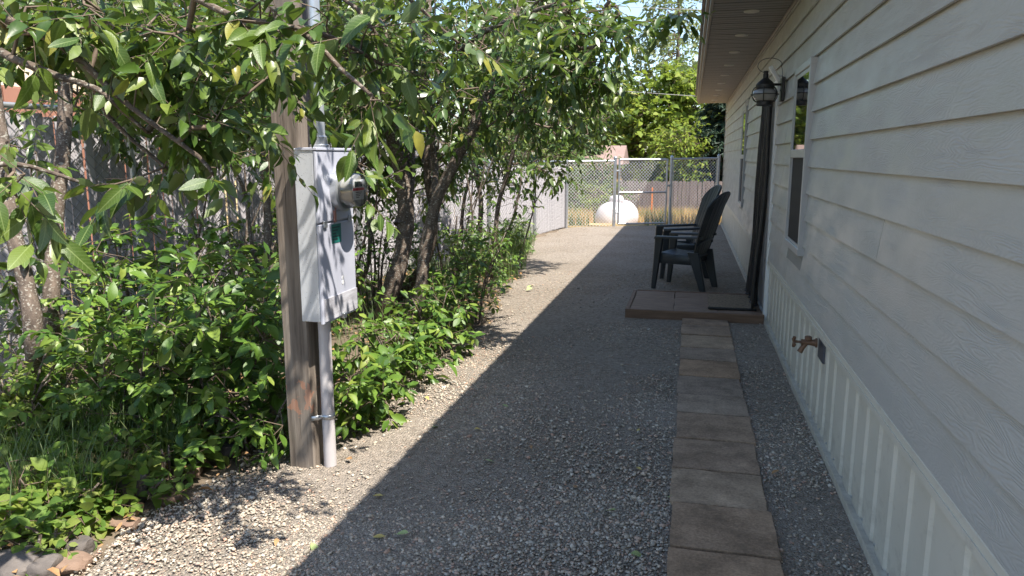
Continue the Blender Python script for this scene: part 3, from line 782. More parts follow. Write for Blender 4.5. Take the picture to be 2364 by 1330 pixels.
# onion lantern beside the door
LC = Vector((0.565, 6.50, 2.0))
la = thing('wall_lantern', (WX, 6.50, 2.0), 'black onion wall lantern with caged glass globe beside the door', 'lantern')
m = MB(); m.box(WX - 0.035, WX - 0.006, 6.445, 6.555, 1.94, 2.13, .006); m.build('back_plate', 'black_metal', la)
m = MB(); m.tube([(WX - 0.03, 6.5, 2.075), (0.63, 6.5, 2.078), (0.585, 6.5, 2.078)], 0.011, 8); m.tube([(WX - 0.03, 6.5, 2.03), (0.68, 6.5, 2.03)], 0.008, 8); m.build('bracket_arm', 'black_metal', la, smooth=True)
m = MB(); m.lathe([(0.02, 0.185), (0.018, 0.165), (0.022, 0.16), (0.021, 0.13), (0.026, 0.125), (0.055, 0.10), (0.070, 0.082), (0.074, 0.078), (0.074, 0.05), (0.070, 0.046), (0.070, 0.043), (0.0, 0.042)], LC, 28); m.build('cap', 'black_metal', la, smooth='angle')
m = MB(); m.lathe([(0.02, 0.05), (0.062, 0.045), (0.088, 0.025), (0.096, 0.0), (0.090, -0.022), (0.070, -0.045), (0.055, -0.052)], LC, 32); m.build('globe', 'globe_glass', la, smooth=True)
m = MB(); m.lathe([(0.056, -0.048), (0.062, -0.052), (0.062, -0.085), (0.055, -0.09), (0.0, -0.09)], LC, 28); m.build('base', 'black_metal', la, smooth='angle')
m = MB(); R0 = 0.109
m.tube([LC + Vector((R0 * math.cos(a), R0 * math.sin(a), 0.0)) for a in np.linspace(0, 2 * math.pi, 36, endpoint=False)], 0.0038, 6, closed=True)
for k in range(6):
    a = k * math.pi / 3 + 0.35; pr = [(0.068, 0.06), (0.092, 0.05), (0.106, 0.025), (0.1085, 0.0), (0.104, -0.026), (0.088, -0.052), (0.058, -0.06)]
    m.tube([LC + Vector((r * math.cos(a), r * math.sin(a), z)) for r, z in pr], 0.0036, 6)
m.build('cage', 'black_metal', la, smooth=True)
sbx = thing('sensor_box', (0.66, 6.62, 2.16), 'small white slanted box on the wall behind the lantern cap', 'box')
m = MB(); Rb = Matrix.Rotation(math.radians(-32), 3, 'Y'); m.cbox((0.645, 6.62, 2.17), (0.014, 0.035, 0.075), 0.004, Rb); m.build('case', 'vinyl_white', sbx)
m = MB(); m.tube([(0.655, 6.62, 2.16), (WX - .004, 6.62, 2.15)], 0.008, 8); m.build('mount_stub', 'vinyl_white', sbx)
m = MB()
m.tube([(WX - 0.012, 6.60, 2.05), (WX - 0.02, 6.60, 2.2), (WX - 0.03, 6.60, 2.24)] + [(0.60 + 0.095 * math.cos(a), 6.58, 2.235 + 0.06 * math.sin(a)) for a in np.linspace(0.0, 4.3, 22)], 0.0028, 6)
tag(m.build('cable', 'plate_dark', None, smooth=True), 'thin cable looped above the black wall lantern', 'cable')

# hose tap on the skirting
fa = thing('hose_tap', (0.70, 4.12, 0.5), 'weathered brass hose tap sticking out of the white skirting', 'tap')
m = MB(); m.box(SK - 0.012, SK + 0.03, 4.04, 4.20, 0.42, 0.56, .003); m.build('wall_plate', 'plate_dark', fa)
FX, FYY, FZ = 0.70, 4.12, 0.515
m = MB(); m.tube([(FX, FYY, FZ), (0.665, FYY, FZ), (0.62, FYY, FZ)], [0.022, 0.015, 0.017], 12); m.lathe([(.026, 0), (.026, .008), (.02, .01)], (FX, FYY, FZ), 14, Matrix.Rotation(-math.pi / 2, 3, 'Y')); b_ = m.build('body', 'brass', fa, smooth='angle')
m = MB(); m.tube([(0.645, FYY, FZ - .004), (0.628, FYY, FZ - .03), (0.615, FYY, FZ - .055)], [0.014, 0.013, 0.016], 12); m.build('spout', 'brass', fa, smooth='angle')
m = MB(); m.tube([(0.62, FYY, FZ), (0.585, FYY, FZ + .002)], 0.007, 8)
for k in range(4):
    a = k * math.pi / 2 + 0.3; m.tube([(0.583, FYY, FZ), (0.583, FYY + .03 * math.cos(a), FZ + .03 * math.sin(a))], [0.007, 0.009], 8)
m.build('handle', 'brass', fa, smooth='angle')
m = MB(); m.lathe([(0.014, 0), (0.019, .006), (0.019, .022), (.012, .026)], (0.655, FYY, FZ + .010), 12); m.build('vacuum_breaker', 'brass', fa, smooth='angle')

# ------------------------------------------------------------------ moulded garden chairs
def chair_meshes():
    M = {}
    def mk(name, mb, smooth='angle'):
        me = bpy.data.meshes.new(name); me.from_pydata(mb.v, [], mb.f)
        bm = bmesh.new(); bm.from_mesh(me); bmesh.ops.recalc_face_normals(bm, faces=bm.faces); bm.to_mesh(me); bm.free()
        me.shade_smooth(); me.set_sharp_from_angle(angle=math.radians(45)); me.materials.append(MATS['chair_plastic']); return me
    def leg(bx, by, tx, ty, zt, w0, w1, d0, d1):
        mb = MB(); vs = []
        for (x, y, z, w, d) in ((bx, by, 0, w0, d0), ((bx + tx) / 2 * 1.0, (by + ty) / 2, zt / 2, (w0 + w1) / 2 * .98, (d0 + d1) / 2), (tx, ty, zt, w1, d1)):
            c = 0.010
            vs += [(x + sx * (w / 2 - (c if k else 0)), y + sy * (d / 2 - (0 if k else c)), z) for (sx, sy, k) in ((-1, -1, 0), (-1, -1, 1), (1, -1, 1), (1, -1, 0), (1, 1, 0), (1, 1, 1), (-1, 1, 1), (-1, 1, 0))]
        fs = [(i * 8 + k, i * 8 + (k + 1) % 8, (i + 1) * 8 + (k + 1) % 8, (i + 1) * 8 + k) for i in range(2) for k in range(8)] + [tuple(range(8)), tuple(range(16, 24))]
        mb.add(vs, fs); return mb
    M['leg'] = []
    for s in (-1, 1):
        M['leg'].append(mk('leg', leg(-0.285, s * 0.245, -0.235, s * 0.235, 0.585, 0.052, 0.098, 0.032, 0.044)))       # front legs rise to the armrests
        M['leg'].append(mk('leg', leg(0.285, s * 0.215, 0.165, s * 0.235, 0.44, 0.066, 0.135, 0.042, 0.048)))
    # seat: five moulded slats running front to back, over an apron
    def seat_z(u): return 0.415 - 0.055 * u + 0.045 * max(0, 1 - abs(u - 0.02) / 0.12) * 0 - (0.05 * max(0, (0.10 - u) / 0.10) ** 2)
    mb = MB()
    mb.box(-0.235, 0.17, -0.235, -0.215, 0.295, 0.405, .004); mb.box(-0.235, 0.17, 0.215, 0.235, 0.295, 0.405, .004)
    mb.box(-0.262, -0.236, -0.236, 0.236, 0.325, 0.385, .008); mb.box(0.15, 0.171, -0.214, 0.214, 0.30, 0.37, .004)
    M['seat'] = mk('seat', mb)
    M['seat_slat'] = []
    for k in range(6):
        y0 = -0.213 + k * 0.0712; mb = MB(); a = y0 + .003; b = y0 + .0682
        pr = [(-0.27, 0.365), (-0.265, 0.392), (-0.245, 0.410), (-0.20, 0.418), (-0.10, 0.408), (0.03, 0.388), (0.13, 0.378), (0.175, 0.385)]
        n = len(pr); vs = []
        for (x, z) in pr: vs += [(x, a, z - .004), (x, a + .008, z), (x, b - .008, z), (x, b, z - .004), (x, b, z - .018), (x, a, z - .018)]
        fs = [(i * 6 + q, i * 6 + (q + 1) % 6, (i + 1) * 6 + (q + 1) % 6, (i + 1) * 6 + q) for i in range(n - 1) for q in range(6)] + [tuple(range(6)), tuple(range((n - 1) * 6, n * 6))]
        mb.add(vs, fs); M['seat_slat'].append(mk('slat', mb))
    # armrests
    M['armrest'] = []
    for s in (-1, 1):
        pr = [(-0.285, 0.030, 0.592), (-0.27, 0.042, 0.604), (-0.15, 0.040, 0.606), (0.05, 0.036, 0.612), (0.20, 0.026, 0.618), (0.265, 0.020, 0.622)]
        vs = []; n = len(pr)
        for (x, w, z) in pr: vs += [(x, s * 0.245 - w, z - .004), (x, s * 0.245 - w + .008, z + .002), (x, s * 0.245 + w - .008, z + .002), (x, s * 0.245 + w, z - .004), (x, s * 0.245 + w, z - .024), (x, s * 0.245 - w, z - .024)]
        fs = [(i * 6 + q, i * 6 + (q + 1) % 6, (i + 1) * 6 + (q + 1) % 6, (i + 1) * 6 + q) for i in range(n - 1) for q in range(6)] + [tuple(range(6)), tuple(range((n - 1) * 6, n * 6))]
        mb = MB().add(vs, fs); M['armrest'].append(mk('armrest', mb))
    # fan back
    def bp(u, v, t):
        hw = 0.205 + 0.085 * math.sin(min(1, v / 0.72) * math.pi / 2)
        top = 1.10 - 0.20 * (1 - math.sqrt(max(0.0, 1 - (abs(u) * 0.985) ** 2.2)))
        z = 0.345 + v * (top - 0.345)
        x = 0.165 + 0.235 * ((z - 0.345) / 0.75) + 0.03 * ((z - 0.345) / 0.75) ** 3 - 0.055 * u * u * (0.3 + 0.7 * v)
        return (x + t, u * hw, z)
    M['back_slat'] = []
    ns = 7
    for k in range(ns):
        u0 = -1 + 2 * k / ns + (0.018 if k else 0); u1 = -1 + 2 * (k + 1) / ns - (0.018 if k < ns - 1 else 0)
        mb = MB(); vs = []; nv = 14
        for j in range(nv):
            v = j / (nv - 1); um = (u0 + u1) / 2
            vs += [bp(u0, v, 0.004), bp(um, v, -0.004), bp(u1, v, 0.004), bp(u1, v, 0.016), bp(um, v, 0.012), bp(u0, v, 0.016)]
        fs = [(i * 6 + q, i * 6 + (q + 1) % 6, (i + 1) * 6 + (q + 1) % 6, (i + 1) * 6 + q) for i in range(nv - 1) for q in range(6)] + [tuple(range(6)), tuple(range((nv - 1) * 6, nv * 6))]
        mb.add(vs, fs); M['back_slat'].append(mk('slat', mb))
    mb = MB()                        # rim and cross rails
    rim = [bp(-1, v, 0.012) for v in np.linspace(0, 1, 10)] + [bp(u, 1, 0.012) for u in np.linspace(-0.95, 0.95, 22)] + [bp(1, v, 0.012) for v in np.linspace(1, 0, 10)]
    mb.tube(rim, 0.014, 6)
    for v in (0.06, 0.30): mb.tube([bp(u, v, 0.022) for u in np.linspace(-1, 1, 9)], 0.013, 6)
    M['backrest'] = mk('backrest', mb)
    return M
CM = chair_meshes()
def chair(loc, rz, label):
    t = thing('garden_chair', loc, label, 'chair', 'garden chairs beside the house wall')
    t.rotation_euler = (0, 0, rz)
    def part(n, me, p):
        o = bpy.data.objects.new(n, me); COL.objects.link(o); o.parent = p; return o
    for me in CM['leg']: part('leg', me, t)
    for me in CM['armrest']: part('armrest', me, t)
    s = part('seat', CM['seat'], t)
    for me in CM['seat_slat']: part('slat', me, s)
    b = part('backrest', CM['backrest'], t)
    for me in CM['back_slat']: part('slat', me, b)
    return t
c1 = chair((-0.01, 8.63, 0.012), math.radians(-19), 'dark slate plastic slatted chair standing just behind the stoop')
c2 = chair((-0.07, 9.50, 0.012), math.radians(13), 'dark slate plastic slatted chair behind the other chair, towards the gate')
c1.scale = (1.0, 1.0, 1.0); c2.scale = (1.0, 1.0, 1.03)

# ------------------------------------------------------------------ meter post, box, meter
post = thing('meter_post', (-1.785, 3.13, 0), 'tall weathered square timber post carrying the electric meter box', 'post')
m = MB()
def pf(i):
    z = -0.05 + i * 0.17
    return z
nz_ = 28; vs = []
for i in range(nz_):
    z = -0.05 + i * 0.17; j = 0.0012 * math.sin(i * 2.1)
    vs += [(-1.852 + j, 3.062, z), (-1.846 + j, 3.056, z), (-1.724, 3.056 + j, z), (-1.716, 3.064 + j, z), (-1.716, 3.196, z), (-1.723, 3.203, z), (-1.845, 3.203, z), (-1.852 + j, 3.196, z)]
m.add(vs, [(i * 8 + k, i * 8 + (k + 1) % 8, (i + 1) * 8 + (k + 1) % 8, (i + 1) * 8 + k) for i in range(nz_ - 1) for k in range(8)] + [tuple(range((nz_ - 1) * 8, nz_ * 8))])
m.build('shaft', 'post_timber', post)
mb_ = thing('meter_box', (-1.66, 3.17, 0.75), 'grey metal electric meter box fixed to the timber post', 'meter box')
BX0, BX1, BY0, BY1, BZ0, BZ1 = -1.713, -1.618, 3.0, 3.345, 0.752, 1.537
m = MB(); m.box(BX0, BX1, BY0, BY1, BZ0, BZ1, .003); m.build('case', 'box_paint', mb_)
zs = 1.203
m = MB(); m.box(BX1 + .0005, BX1 + .016, BY0 - .003, BY1 + .003, zs + .004, BZ1 - .012, .004); cvu = m.build('upper_cover', 'cover_paint', mb_)
m = MB(); m.box(BX0 + .02, BX1 + .020, BY0 - .004, BY1 + .004, BZ1 - .009, BZ1 + .003, .002); m.build('top_lip', 'cover_paint', mb_)
m = MB(); m.box(BX1 + .0005, BX1 + .016, BY0 - .003, BY1 + .003, BZ0 - .012, zs - .004, .004); cvl = m.build('lower_door', 'cover_paint', mb_)
m = MB(); m.box(BX1 + .0165, BX1 + .020, BY0 + .01, BY1 + .002, BZ0 + .0, BZ0 + .105, .0); m.build('stained_patch', 'stained_paint', cvl)
m = MB(); m.box(BX1 + .014, BX1 + .026, BY0 + .03, BY0 + .06, zs - .020, zs + .012, .003); m.build('latch', 'galv', mb_)
m = MB(); m.box(BX1 + .014, BX1 + .026, BY1 - .06, BY1 - .035, zs - .012, zs + .02, .003); m.build('latch', 'galv', mb_)
m = MB(); m.box(BX1 + .014, BX1 + .032, BY1 - .17, BY1 - .14, BZ0 - .018, BZ0 + .010, .003); m.build('hasp', 'galv', mb_)
m = MB(); m.box(BX1 + .0165, BX1 + .0175, 3.110, 3.205, zs - .100, zs - .012); lb = m.build('warning_label', 'teal_label', cvl)
m = MB()
for k in range(5): m.box(BX1 + .0176, BX1 + .0180, 3.118, 3.19 - .02 * (k % 3), zs - .030 - k * .014, zs - .024 - k * .014)
m.build('print_lines', 'dark_print', lb)
m = MB()
for zc in (BZ0 + .155, BZ0 + .178): m.lathe([(.0115, 0), (.0115, .0012)], (BX1 + .0163, 3.205, zc), 18, Matrix.Rotation(math.pi / 2, 3, 'Y')); m.lathe([(.006, .0013), (.006, .0018)], (BX1 + .0163, 3.205, zc), 14, Matrix.Rotation(math.pi / 2, 3, 'Y'))
m.build('round_sticker', 'white_print', cvl)
m = MB(); m.box(BX1 + .017, BX1 + .024, 3.132, 3.153, 1.200, 1.255, .002); m.tube([(BX1 + .022, 3.145, 1.255), (BX1 + .026, 3.15, 1.275)], .002, 6); m.build('seal_tag', 'red_seal', mb_)
# meter head, axis +x
RY = Matrix.Rotation(math.pi / 2, 3, 'Y'); MC = (BX1 + .012, 3.205, 1.345)
mt_ = m = MB(); m.lathe([(0.098, 0.0), (0.098, 0.034), (0.090, 0.040), (0.088, 0.0405)], MC, 40, RY); ringo = m.build('meter_ring', 'galv', mb_, smooth='angle')
m = MB(); m.lathe([(0.060, 0.036), (0.060, 0.085), (0.074, 0.087), (0.074, 0.098), (0.0, 0.0985)], MC, 36, RY); dru = m.build('meter_drum', 'meter_grey', mb_, smooth='angle')
m = MB(); m.box(MC[0] + .0990, MC[0] + .1015, 3.150, 3.262, 1.302, 1.395); dp = m.build('dial_plate', 'white_print', dru)
m = MB(); m.box(MC[0] + .1018, MC[0] + .104, 3.165, 3.245, 1.362, 1.387); m.build('display', 'dark_print', dp)
m = MB(); m.box(MC[0] + .1018, MC[0] + .1035, 3.146, 3.266, 1.345, 1.357); m.build('red_stripe', 'red_band', dp)
m = MB()
for k in range(4): m.box(MC[0] + .1018, MC[0] + .1024, 3.175, 3.24 - .01 * k, 1.335 - .008 * k, 1.338 - .008 * k)
m.build('print_lines', 'dark_print', dp)
m = MB(); m.lathe([(0.086, 0.036), (0.084, 0.05), (0.080, 0.106), (0.076, 0.116), (0.066, 0.120), (0.0001, 0.122)], MC, 44, RY); m.build('glass_cover', 'meter_glass', mb_, smooth=True)
m = MB(); m.lathe([(0.012, 0.121), (0.012, .128), (0.004, .130)], (MC[0], 3.205, 1.385), 12, RY); m.build('lock_stud', 'galv', mb_)
# conduits
cd = thing('lower_conduit', (-1.665, 3.11, 0), 'pale plastic conduit running from the meter box into the gravel', 'conduit')
m = MB(); m.tube([(-1.664, 3.115, -0.05), (-1.664, 3.115, 0.4), (-1.664, 3.118, 0.757)], 0.0305, 20); m.build('pipe', 'conduit', cd, smooth='angle')
def strap(z, parent, x=-1.664, y=3.115, r=0.0305):
    mm = MB(); pts = [(x - .055, y - .062, z), (x - .025, y - .040, z)] + [(x + (r + .003) * math.cos(a), y + (r + .003) * math.sin(a), z) for a in np.linspace(-2.2, 1.9, 12)]
    n = len(pts); vs = [(px, py, pz - .011) for px, py, pz in pts] + [(px, py, pz + .011) for px, py, pz in pts]
    mm.add(vs, [(i, i + 1, n + i + 1, n + i) for i in range(n - 1)]); ob = mm.build('strap', 'galv', parent, smooth=True, recalc=False)
    so = ob.modifiers.new('t', 'SOLIDIFY'); so.thickness = .003
    return ob
strap(0.262, cd)
rs = thing('service_riser', (-1.66, 3.14, 1.53), 'grey metal riser pipe climbing from the meter box beside the post', 'conduit')
m = MB(); m.tube([(-1.658, 3.14, 1.56), (-1.658, 3.14, 2.4), (-1.66, 3.14, 4.6)], 0.027, 20); m.build('pipe', 'riser_pipe', rs, smooth='angle')
m = MB(); m.lathe([(0.045, 0), (0.045, .012), (0.036, .016), (0.034, .05), (0.030, .054)], (-1.658, 3.14, 1.5405), 24); m.build('hub', 'galv', rs, smooth='angle')
strap(1.84, rs, -1.658, 3.14, .027)
# ------------------------------------------------------------------ chain-link fences and gate
def zigzag_mesh(mb, A, B, z0, z1f, pitch, r, phase=0.0):
    """diagonal wires of a chain-link panel between A and B (xy), bottom z0, top z1f(t)"""
    A = np.array(A, float); B = np.array(B, float); L = np.linalg.norm(B - A); d = (B - A) / L; nrm = np.array([-d[1], d[0]])
    for sgn in (1, -1):
        h = max(z1f(0), z1f(1)) - z0
        s = -h if sgn > 0 else 0.0
        s0 = s
        while s < L + (h if sgn < 0 else 0):
            # wire: u = s + sgn*(z - z0)
            za, zb = z0, z0 + h
            def u(z): return s + sgn * (z - z0)
            if sgn > 0:
                if u(za) < 0: za = z0 - s
                if u(zb) > L: zb = z0 + L - s
            else:
                if u(za) > L: za = z0 + s - L
                if u(zb) < 0: zb = z0 + s
            # clip to sloping top
            if zb > za:
                tz = z1f(min(max(u(zb) / L, 0), 1))
                if zb > tz:
                    zb = tz
            if zb - za > 0.01:
                o = 0.0018 * sgn
                p = [(A[0] + d[0] * u(z) + nrm[0] * o, A[1] + d[1] * u(z) + nrm[1] * o, z) for z in (za, zb)]
                mb.tube(p, r, 3, cap=False)
            s += pitch
GL, GM1, GM2, GR = (-2.556, 15.71), (-1.576, 16.127), (-0.404, 16.626), (0.60, 17.05)
def lerp(a, b, t): return (a[0] + (b[0] - a[0]) * t, a[1] + (b[1] - a[1]) * t)
def fpost(mb, p, h, r=0.030):
    mb.tube([(p[0], p[1], -0.1), (p[0], p[1], h)], r, 14)
    mb.lathe([(r + .004, h - .02), (r + .004, h), (r * .85, h + .018), (r * .4, h + .028), (.001, h + .030)], (p[0], p[1], 0), 14)
def bands(parent, p, zs, r=0.034):
    for z in zs:
        mm = MB(); mm.lathe([(r, -.012), (r, .012)], (p[0], p[1], z), 14); mm.build('band', 'galv', parent)
# short run at the gate's hinge side
f1 = thing('chain_link_fence', (GL[0], GL[1], 0), 'short open chain-link panel between the slatted fence and the gate', 'fence')
m = MB(); fpost(m, GL, 1.43, .022); m.build('post', 'galv', f1, smooth='angle'); 
m = MB(); fpost(m, GM1, 1.485, .036); m.build('post', 'galv', f1, smooth='angle'); bands(f1, GM1, (.12, .35, .72, 1.1, 1.33), .040)
m = MB(); m.tube([(GL[0], GL[1], 1.405), (GM1[0], GM1[1], 1.41)], .021, 12); m.build('top_rail', 'galv', f1, smooth='angle')
m = MB(); zigzag_mesh(m, lerp(GL, GM1, .03), lerp(GL, GM1, .95), 0.02, lambda t: 1.40, 0.072, .0034); o = m.build('wire_mesh', 'gate_wire', f1); tag(o, kind='stuff')
gt = thing('chain_link_gate', (-1.0, 16.37, 0), 'chain-link walk gate with a middle rail at the end of the gravel', 'gate')
ga, gb = lerp(GM1, GM2, .075), lerp(GM1, GM2, .925)
for p in (ga, gb):
    m = MB(); m.tube([(p[0], p[1], .05), (p[0], p[1], 1.46)], .021, 12); m.build('upright', 'galv', gt, smooth='angle')
for z in (.06, .735, 1.44):
    m = MB(); m.tube([(ga[0], ga[1], z), (gb[0], gb[1], z)], .019, 12); m.build('rail', 'galv', gt, smooth='angle')
m = MB(); zigzag_mesh(m, lerp(ga, gb, .02), lerp(ga, gb, .98), .07, lambda t: 1.475, .072, .0034); o = m.build('wire_mesh', 'gate_wire', gt); tag(o, kind='stuff')
for z in (.30, 1.20):
    m = MB(); q = lerp(GM1, ga, .5); m.cbox((q[0], q[1], z), (.055, .02, .018), .004, Matrix.Rotation(math.atan(.4255), 3, 'Z')); m.build('hinge', 'galv', gt)
m = MB(); q = lerp(gb, GM2, .45); m.cbox((q[0], q[1] - .03, .88), (.05, .012, .02), .003, Matrix.Rotation(math.atan(.4255), 3, 'Z')); m.build('latch', 'galv', gt)
f2 = thing('chain_link_fence', (GR[0], GR[1], 0), 'open chain-link panel between the gate and the house corner', 'fence')
m = MB(); fpost(m, GM2, 1.50, .034); m.build('post', 'galv', f2, smooth='angle'); bands(f2, GM2, (.18, .45, .86, 1.2, 1.38), .038)
m = MB(); fpost(m, GR, 1.53, .034); m.build('post', 'galv', f2, smooth='angle'); bands(f2, GR, (.18, .45, .86, 1.2, 1.42), .038)
m = MB(); m.tube([(GM2[0], GM2[1], 1.45), (GR[0], GR[1], 1.465)], .021, 12); m.build('top_rail', 'galv', f2, smooth='angle')
m = MB(); zigzag_mesh(m, lerp(GM2, GR, .05), lerp(GM2, GR, .95), .02, lambda t: 1.45, .072, .0034); o = m.build('wire_mesh', 'gate_wire', f2); tag(o, kind='stuff')
for t in (.045, .955):
    q = lerp(GM2, GR, t); m = MB(); m.box(q[0] - .006, q[0] + .006, q[1] - .004, q[1] + .004, .03, 1.44); m.build('tension_bar', 'galv', f2)

# slatted privacy fence along the bed
fs_ = thing('slatted_fence', (-3.4, 9.5, 0), 'long chain-link fence filled with pale vertical privacy slats behind the trees', 'fence')
def top_z(y): return float(np.interp(y, [-2, 9.5, 11.5, 15.8], [1.83, 1.83, 1.42, 1.40]))
FYA, FYB = 1.9, 15.66
ynow = FYA; slat_meshes = {}
npl = 203; pl = (FYB - FYA) / npl
for i in range(npl):
    y = FYA + (i + .5) * pl; h = round(top_z(y) - .05, 2)
    if h not in slat_meshes:
        mb = MB(); mb.box(-.006, .006, -pl / 2 + .0018, pl / 2 - .0018, 0.02, h, .0025)
        me = bpy.data.meshes.new('slat'); me.from_pydata(mb.v, [], mb.f); me.materials.append(MATS['slat_plastic']); slat_meshes[h] = me
    o = link('slat', slat_meshes[h], fs_)
    o.location = (float(fence_x(y)) - .012 + random.uniform(-.002, .002), y, random.uniform(-.012, .012)); o.rotation_euler = (random.uniform(-.004, .004), random.uniform(-.01, .01), -0.1517 + random.uniform(-.05, .05))
m = MB()
segs = [(FYA, 4.9), (4.9, 7.9), (7.9, 9.5), (9.5, 11.5), (11.5, 15.66)]
for (a, b) in segs: zigzag_mesh(m, (float(fence_x(a)) + .004, a), (float(fence_x(b)) + .004, b), .02, lambda t, a=a, b=b: top_z(a + (b - a) * t) - .01, .075, .0026)
o = m.build('wire_mesh', 'wire', fs_); tag(o, kind='stuff')
for y in (2.0, 4.9, 7.9, 9.6, 11.6, 13.7):
    m = MB(); fpost(m, (float(fence_x(y)) + .03, y), top_z(y) + .01, .03); m.build('post', 'galv', fs_, smooth='angle')
m = MB(); fpost(m, (float(fence_x(15.62)) + .03, 15.62), .96, .032); m.build('post', 'galv', fs_, smooth='angle')
m = MB(); m.tube([(float(fence_x(y)) + .005, y, top_z(y)) for y in (FYA, 4.9, 7.9, 9.5, 11.5, 13.7, 15.66)], .021, 12); m.build('top_rail', 'galv', fs_, smooth='angle')

# ------------------------------------------------------------------ beyond the gate
tk = thing('propane_tank', (-1.95, 19.6, -.45), 'white domed propane tank lying in dry grass behind the gate', 'tank')
ax = Vector((-0.22, -0.975, 0)).normalized(); TR = 0.44; ctr = Vector((-1.88, 20.1, -0.12))
Rt = ax.to_track_quat('Z', 'Y').to_matrix()
prof = [(TR * math.cos(a), 0.5 + 0.34 * math.sin(a)) for a in np.linspace(math.pi / 2 - .02, 0, 12)] + [(TR, -.5)] + [(TR * math.cos(a), -0.5 - 0.34 * math.sin(a)) for a in np.linspace(0.1, math.pi / 2 - .02, 12)]
m = MB(); m.lathe(prof, ctr, 40, Rt); body = m.build('shell', 'tank_white', tk, smooth='angle')
for s in (.5, -.5):
    m = MB(); m.lathe([(TR + .001, s - .02), (TR + .008, s - .012), (TR + .008, s + .012), (TR + .001, s + .02)], ctr, 40, Rt); m.build('weld_band', 'tank_white', tk, smooth='angle')
m = MB(); m.lathe([(.19, 0), (.20, .10), (.17, .16), (.10, .19), (.01, .20)], ctr + ax * .1 + Vector((0, 0, TR - .03)), 24); m.build('valve_hood', 'tank_white', tk, smooth=True)
for s in (-.45, .45):
    m = MB(); m.cbox(ctr + ax * s + Vector((0, 0, -TR - .03)), (.28, .05, .10), .01, Matrix.Rotation(math.atan2(ax.y, ax.x) + math.pi / 2, 3, 'Z')); m.build('saddle', 'tank_white', tk)

wf = thing('board_fence', (0.5, 28.5, -.8), 'weathered grey board fence across the far side of the dry field', 'fence')
wb_ = MB(); wb_.add([(-.068, -.01, 0), (.068, -.01, 0), (.068, -.01, 1.36), (.04, -.01, 1.40), (-.04, -.01, 1.40), (-.068, -.01, 1.36), (-.068, .01, 0), (.068, .01, 0), (.068, .01, 1.36), (.04, .01, 1.40), (-.04, .01, 1.40), (-.068, .01, 1.36)],
    [(0, 1, 2, 3, 4, 5), (11, 10, 9, 8, 7, 6)] + [(i, (i + 1) % 6, 6 + (i + 1) % 6, 6 + i) for i in range(6)])
me_b = bpy.data.meshes.new('board'); me_b.from_pydata(wb_.v, [], wb_.f); me_b.materials.append(MATS['wood_grey'])
for i in range(110):
    x = -6.0 + i * .145; o = link('board', me_b, wf); o.location = (x, 28.5 + .012 * (i % 2), -.80 + random.uniform(-.03, .03)); o.rotation_euler = (0, random.uniform(-.012, .012), 0)
for z in (-.45, .35):
    m = MB(); m.box(-6, 10, 28.53, 28.57, z, z + .09); m.build('rail', 'wood_grey', wf)
stk = MB(); stk.cbox((-1.15, 24, 0.0), (.02, .02, .52), .003); stk.add([(-1.17, 23.98, .52), (-1.13, 23.98, .52), (-1.13, 24.02, .52), (-1.17, 24.02, .52), (-1.15, 24.0, .56)], [(0, 1, 4), (1, 2, 4), (2, 3, 4), (3, 0, 4)])
tag(stk.build('marker_stake', 'stake'), 'thin orange marker stake standing in the dry grass', 'stake')

sh = thing('shed', (-3.3, 30.5, -.8), 'small tan shed with a brown gable roof behind the board fence', 'shed')
m = MB(); m.box(-4.6, -2.85, 29.2, 32, -.8, 1.25); m.build('wall', 'shed_wall', sh)
m = MB(); vs = [(-4.9, 28.9, 1.2), (-2.55, 28.9, 1.2), (-2.55, 32.3, 1.2), (-4.9, 32.3, 1.2), (-4.9, 30.6, 1.95), (-2.55, 30.6, 1.95)]
m.add(vs, [(0, 1, 5, 4), (2, 3, 4, 5), (0, 4, 3), (1, 2, 5), (0, 3, 2, 1)]); m.build('roof', 'shed_roof', sh)
m = MB(); m.box(-3.6, -3.1, 29.17, 29.199, .55, .98); w_ = m.build('window', 'window_glass', sh)
m = MB(); m.box(-3.64, -3.06, 29.16, 29.198, .50, .549); m.build('sill', 'vinyl_white', w_)

nh = thing('neighbour_house', (-10, 8, 0), 'cream and red-brown neighbouring house glimpsed through leaves above the slatted fence', 'house')
m = MB(); m.box(-14, -8.2, 4.0, 11.0, 2.36, 4.6); m.build('upper_wall', 'cream_wall', nh)
m = MB(); m.box(-14, -8.16, 3.96, 11.04, -.1, 2.355)
m.build('lower_wall', 'redbrown', nh)
for i in range(24):
    m = MB(); y = 3.98 + i * .295; m.box(-8.155, -8.135, y, y + .27, 0, 2.34, .004); m.build('cladding_board', 'redbrown', nh)
m = MB(); m.add([(-7.6, 3.5, 4.5), (-7.6, 11.5, 4.5), (-11.1, 11.5, 6.2), (-11.1, 3.5, 6.2), (-14.6, 3.5, 4.5), (-14.6, 11.5, 4.5)], [(0, 1, 2, 3), (3, 2, 5, 4), (0, 3, 4), (1, 5, 2), (0, 4, 5, 1)]); m.build('roof', 'shed_roof', nh)

def wire_line(a, b, sag, label):
    pts = [tuple(np.array(a) + (np.array(b) - np.array(a)) * t - np.array([0, 0, sag * 4 * t * (1 - t)])) for t in np.linspace(0, 1, 24)]
    tag(MB().tube(pts, .008, 5).build('overhead_wire', 'line_wire', None, smooth=True), label, 'wire')
wire_line((-9, 24, 4.3), (12, 26, 2.9), .3, 'thin overhead wire crossing below the eave in front of the far trees')
wire_line((-12, 22, 6.9), (10, 20, 4.7), .4, 'thin overhead wire crossing the sky gap beside the eave')

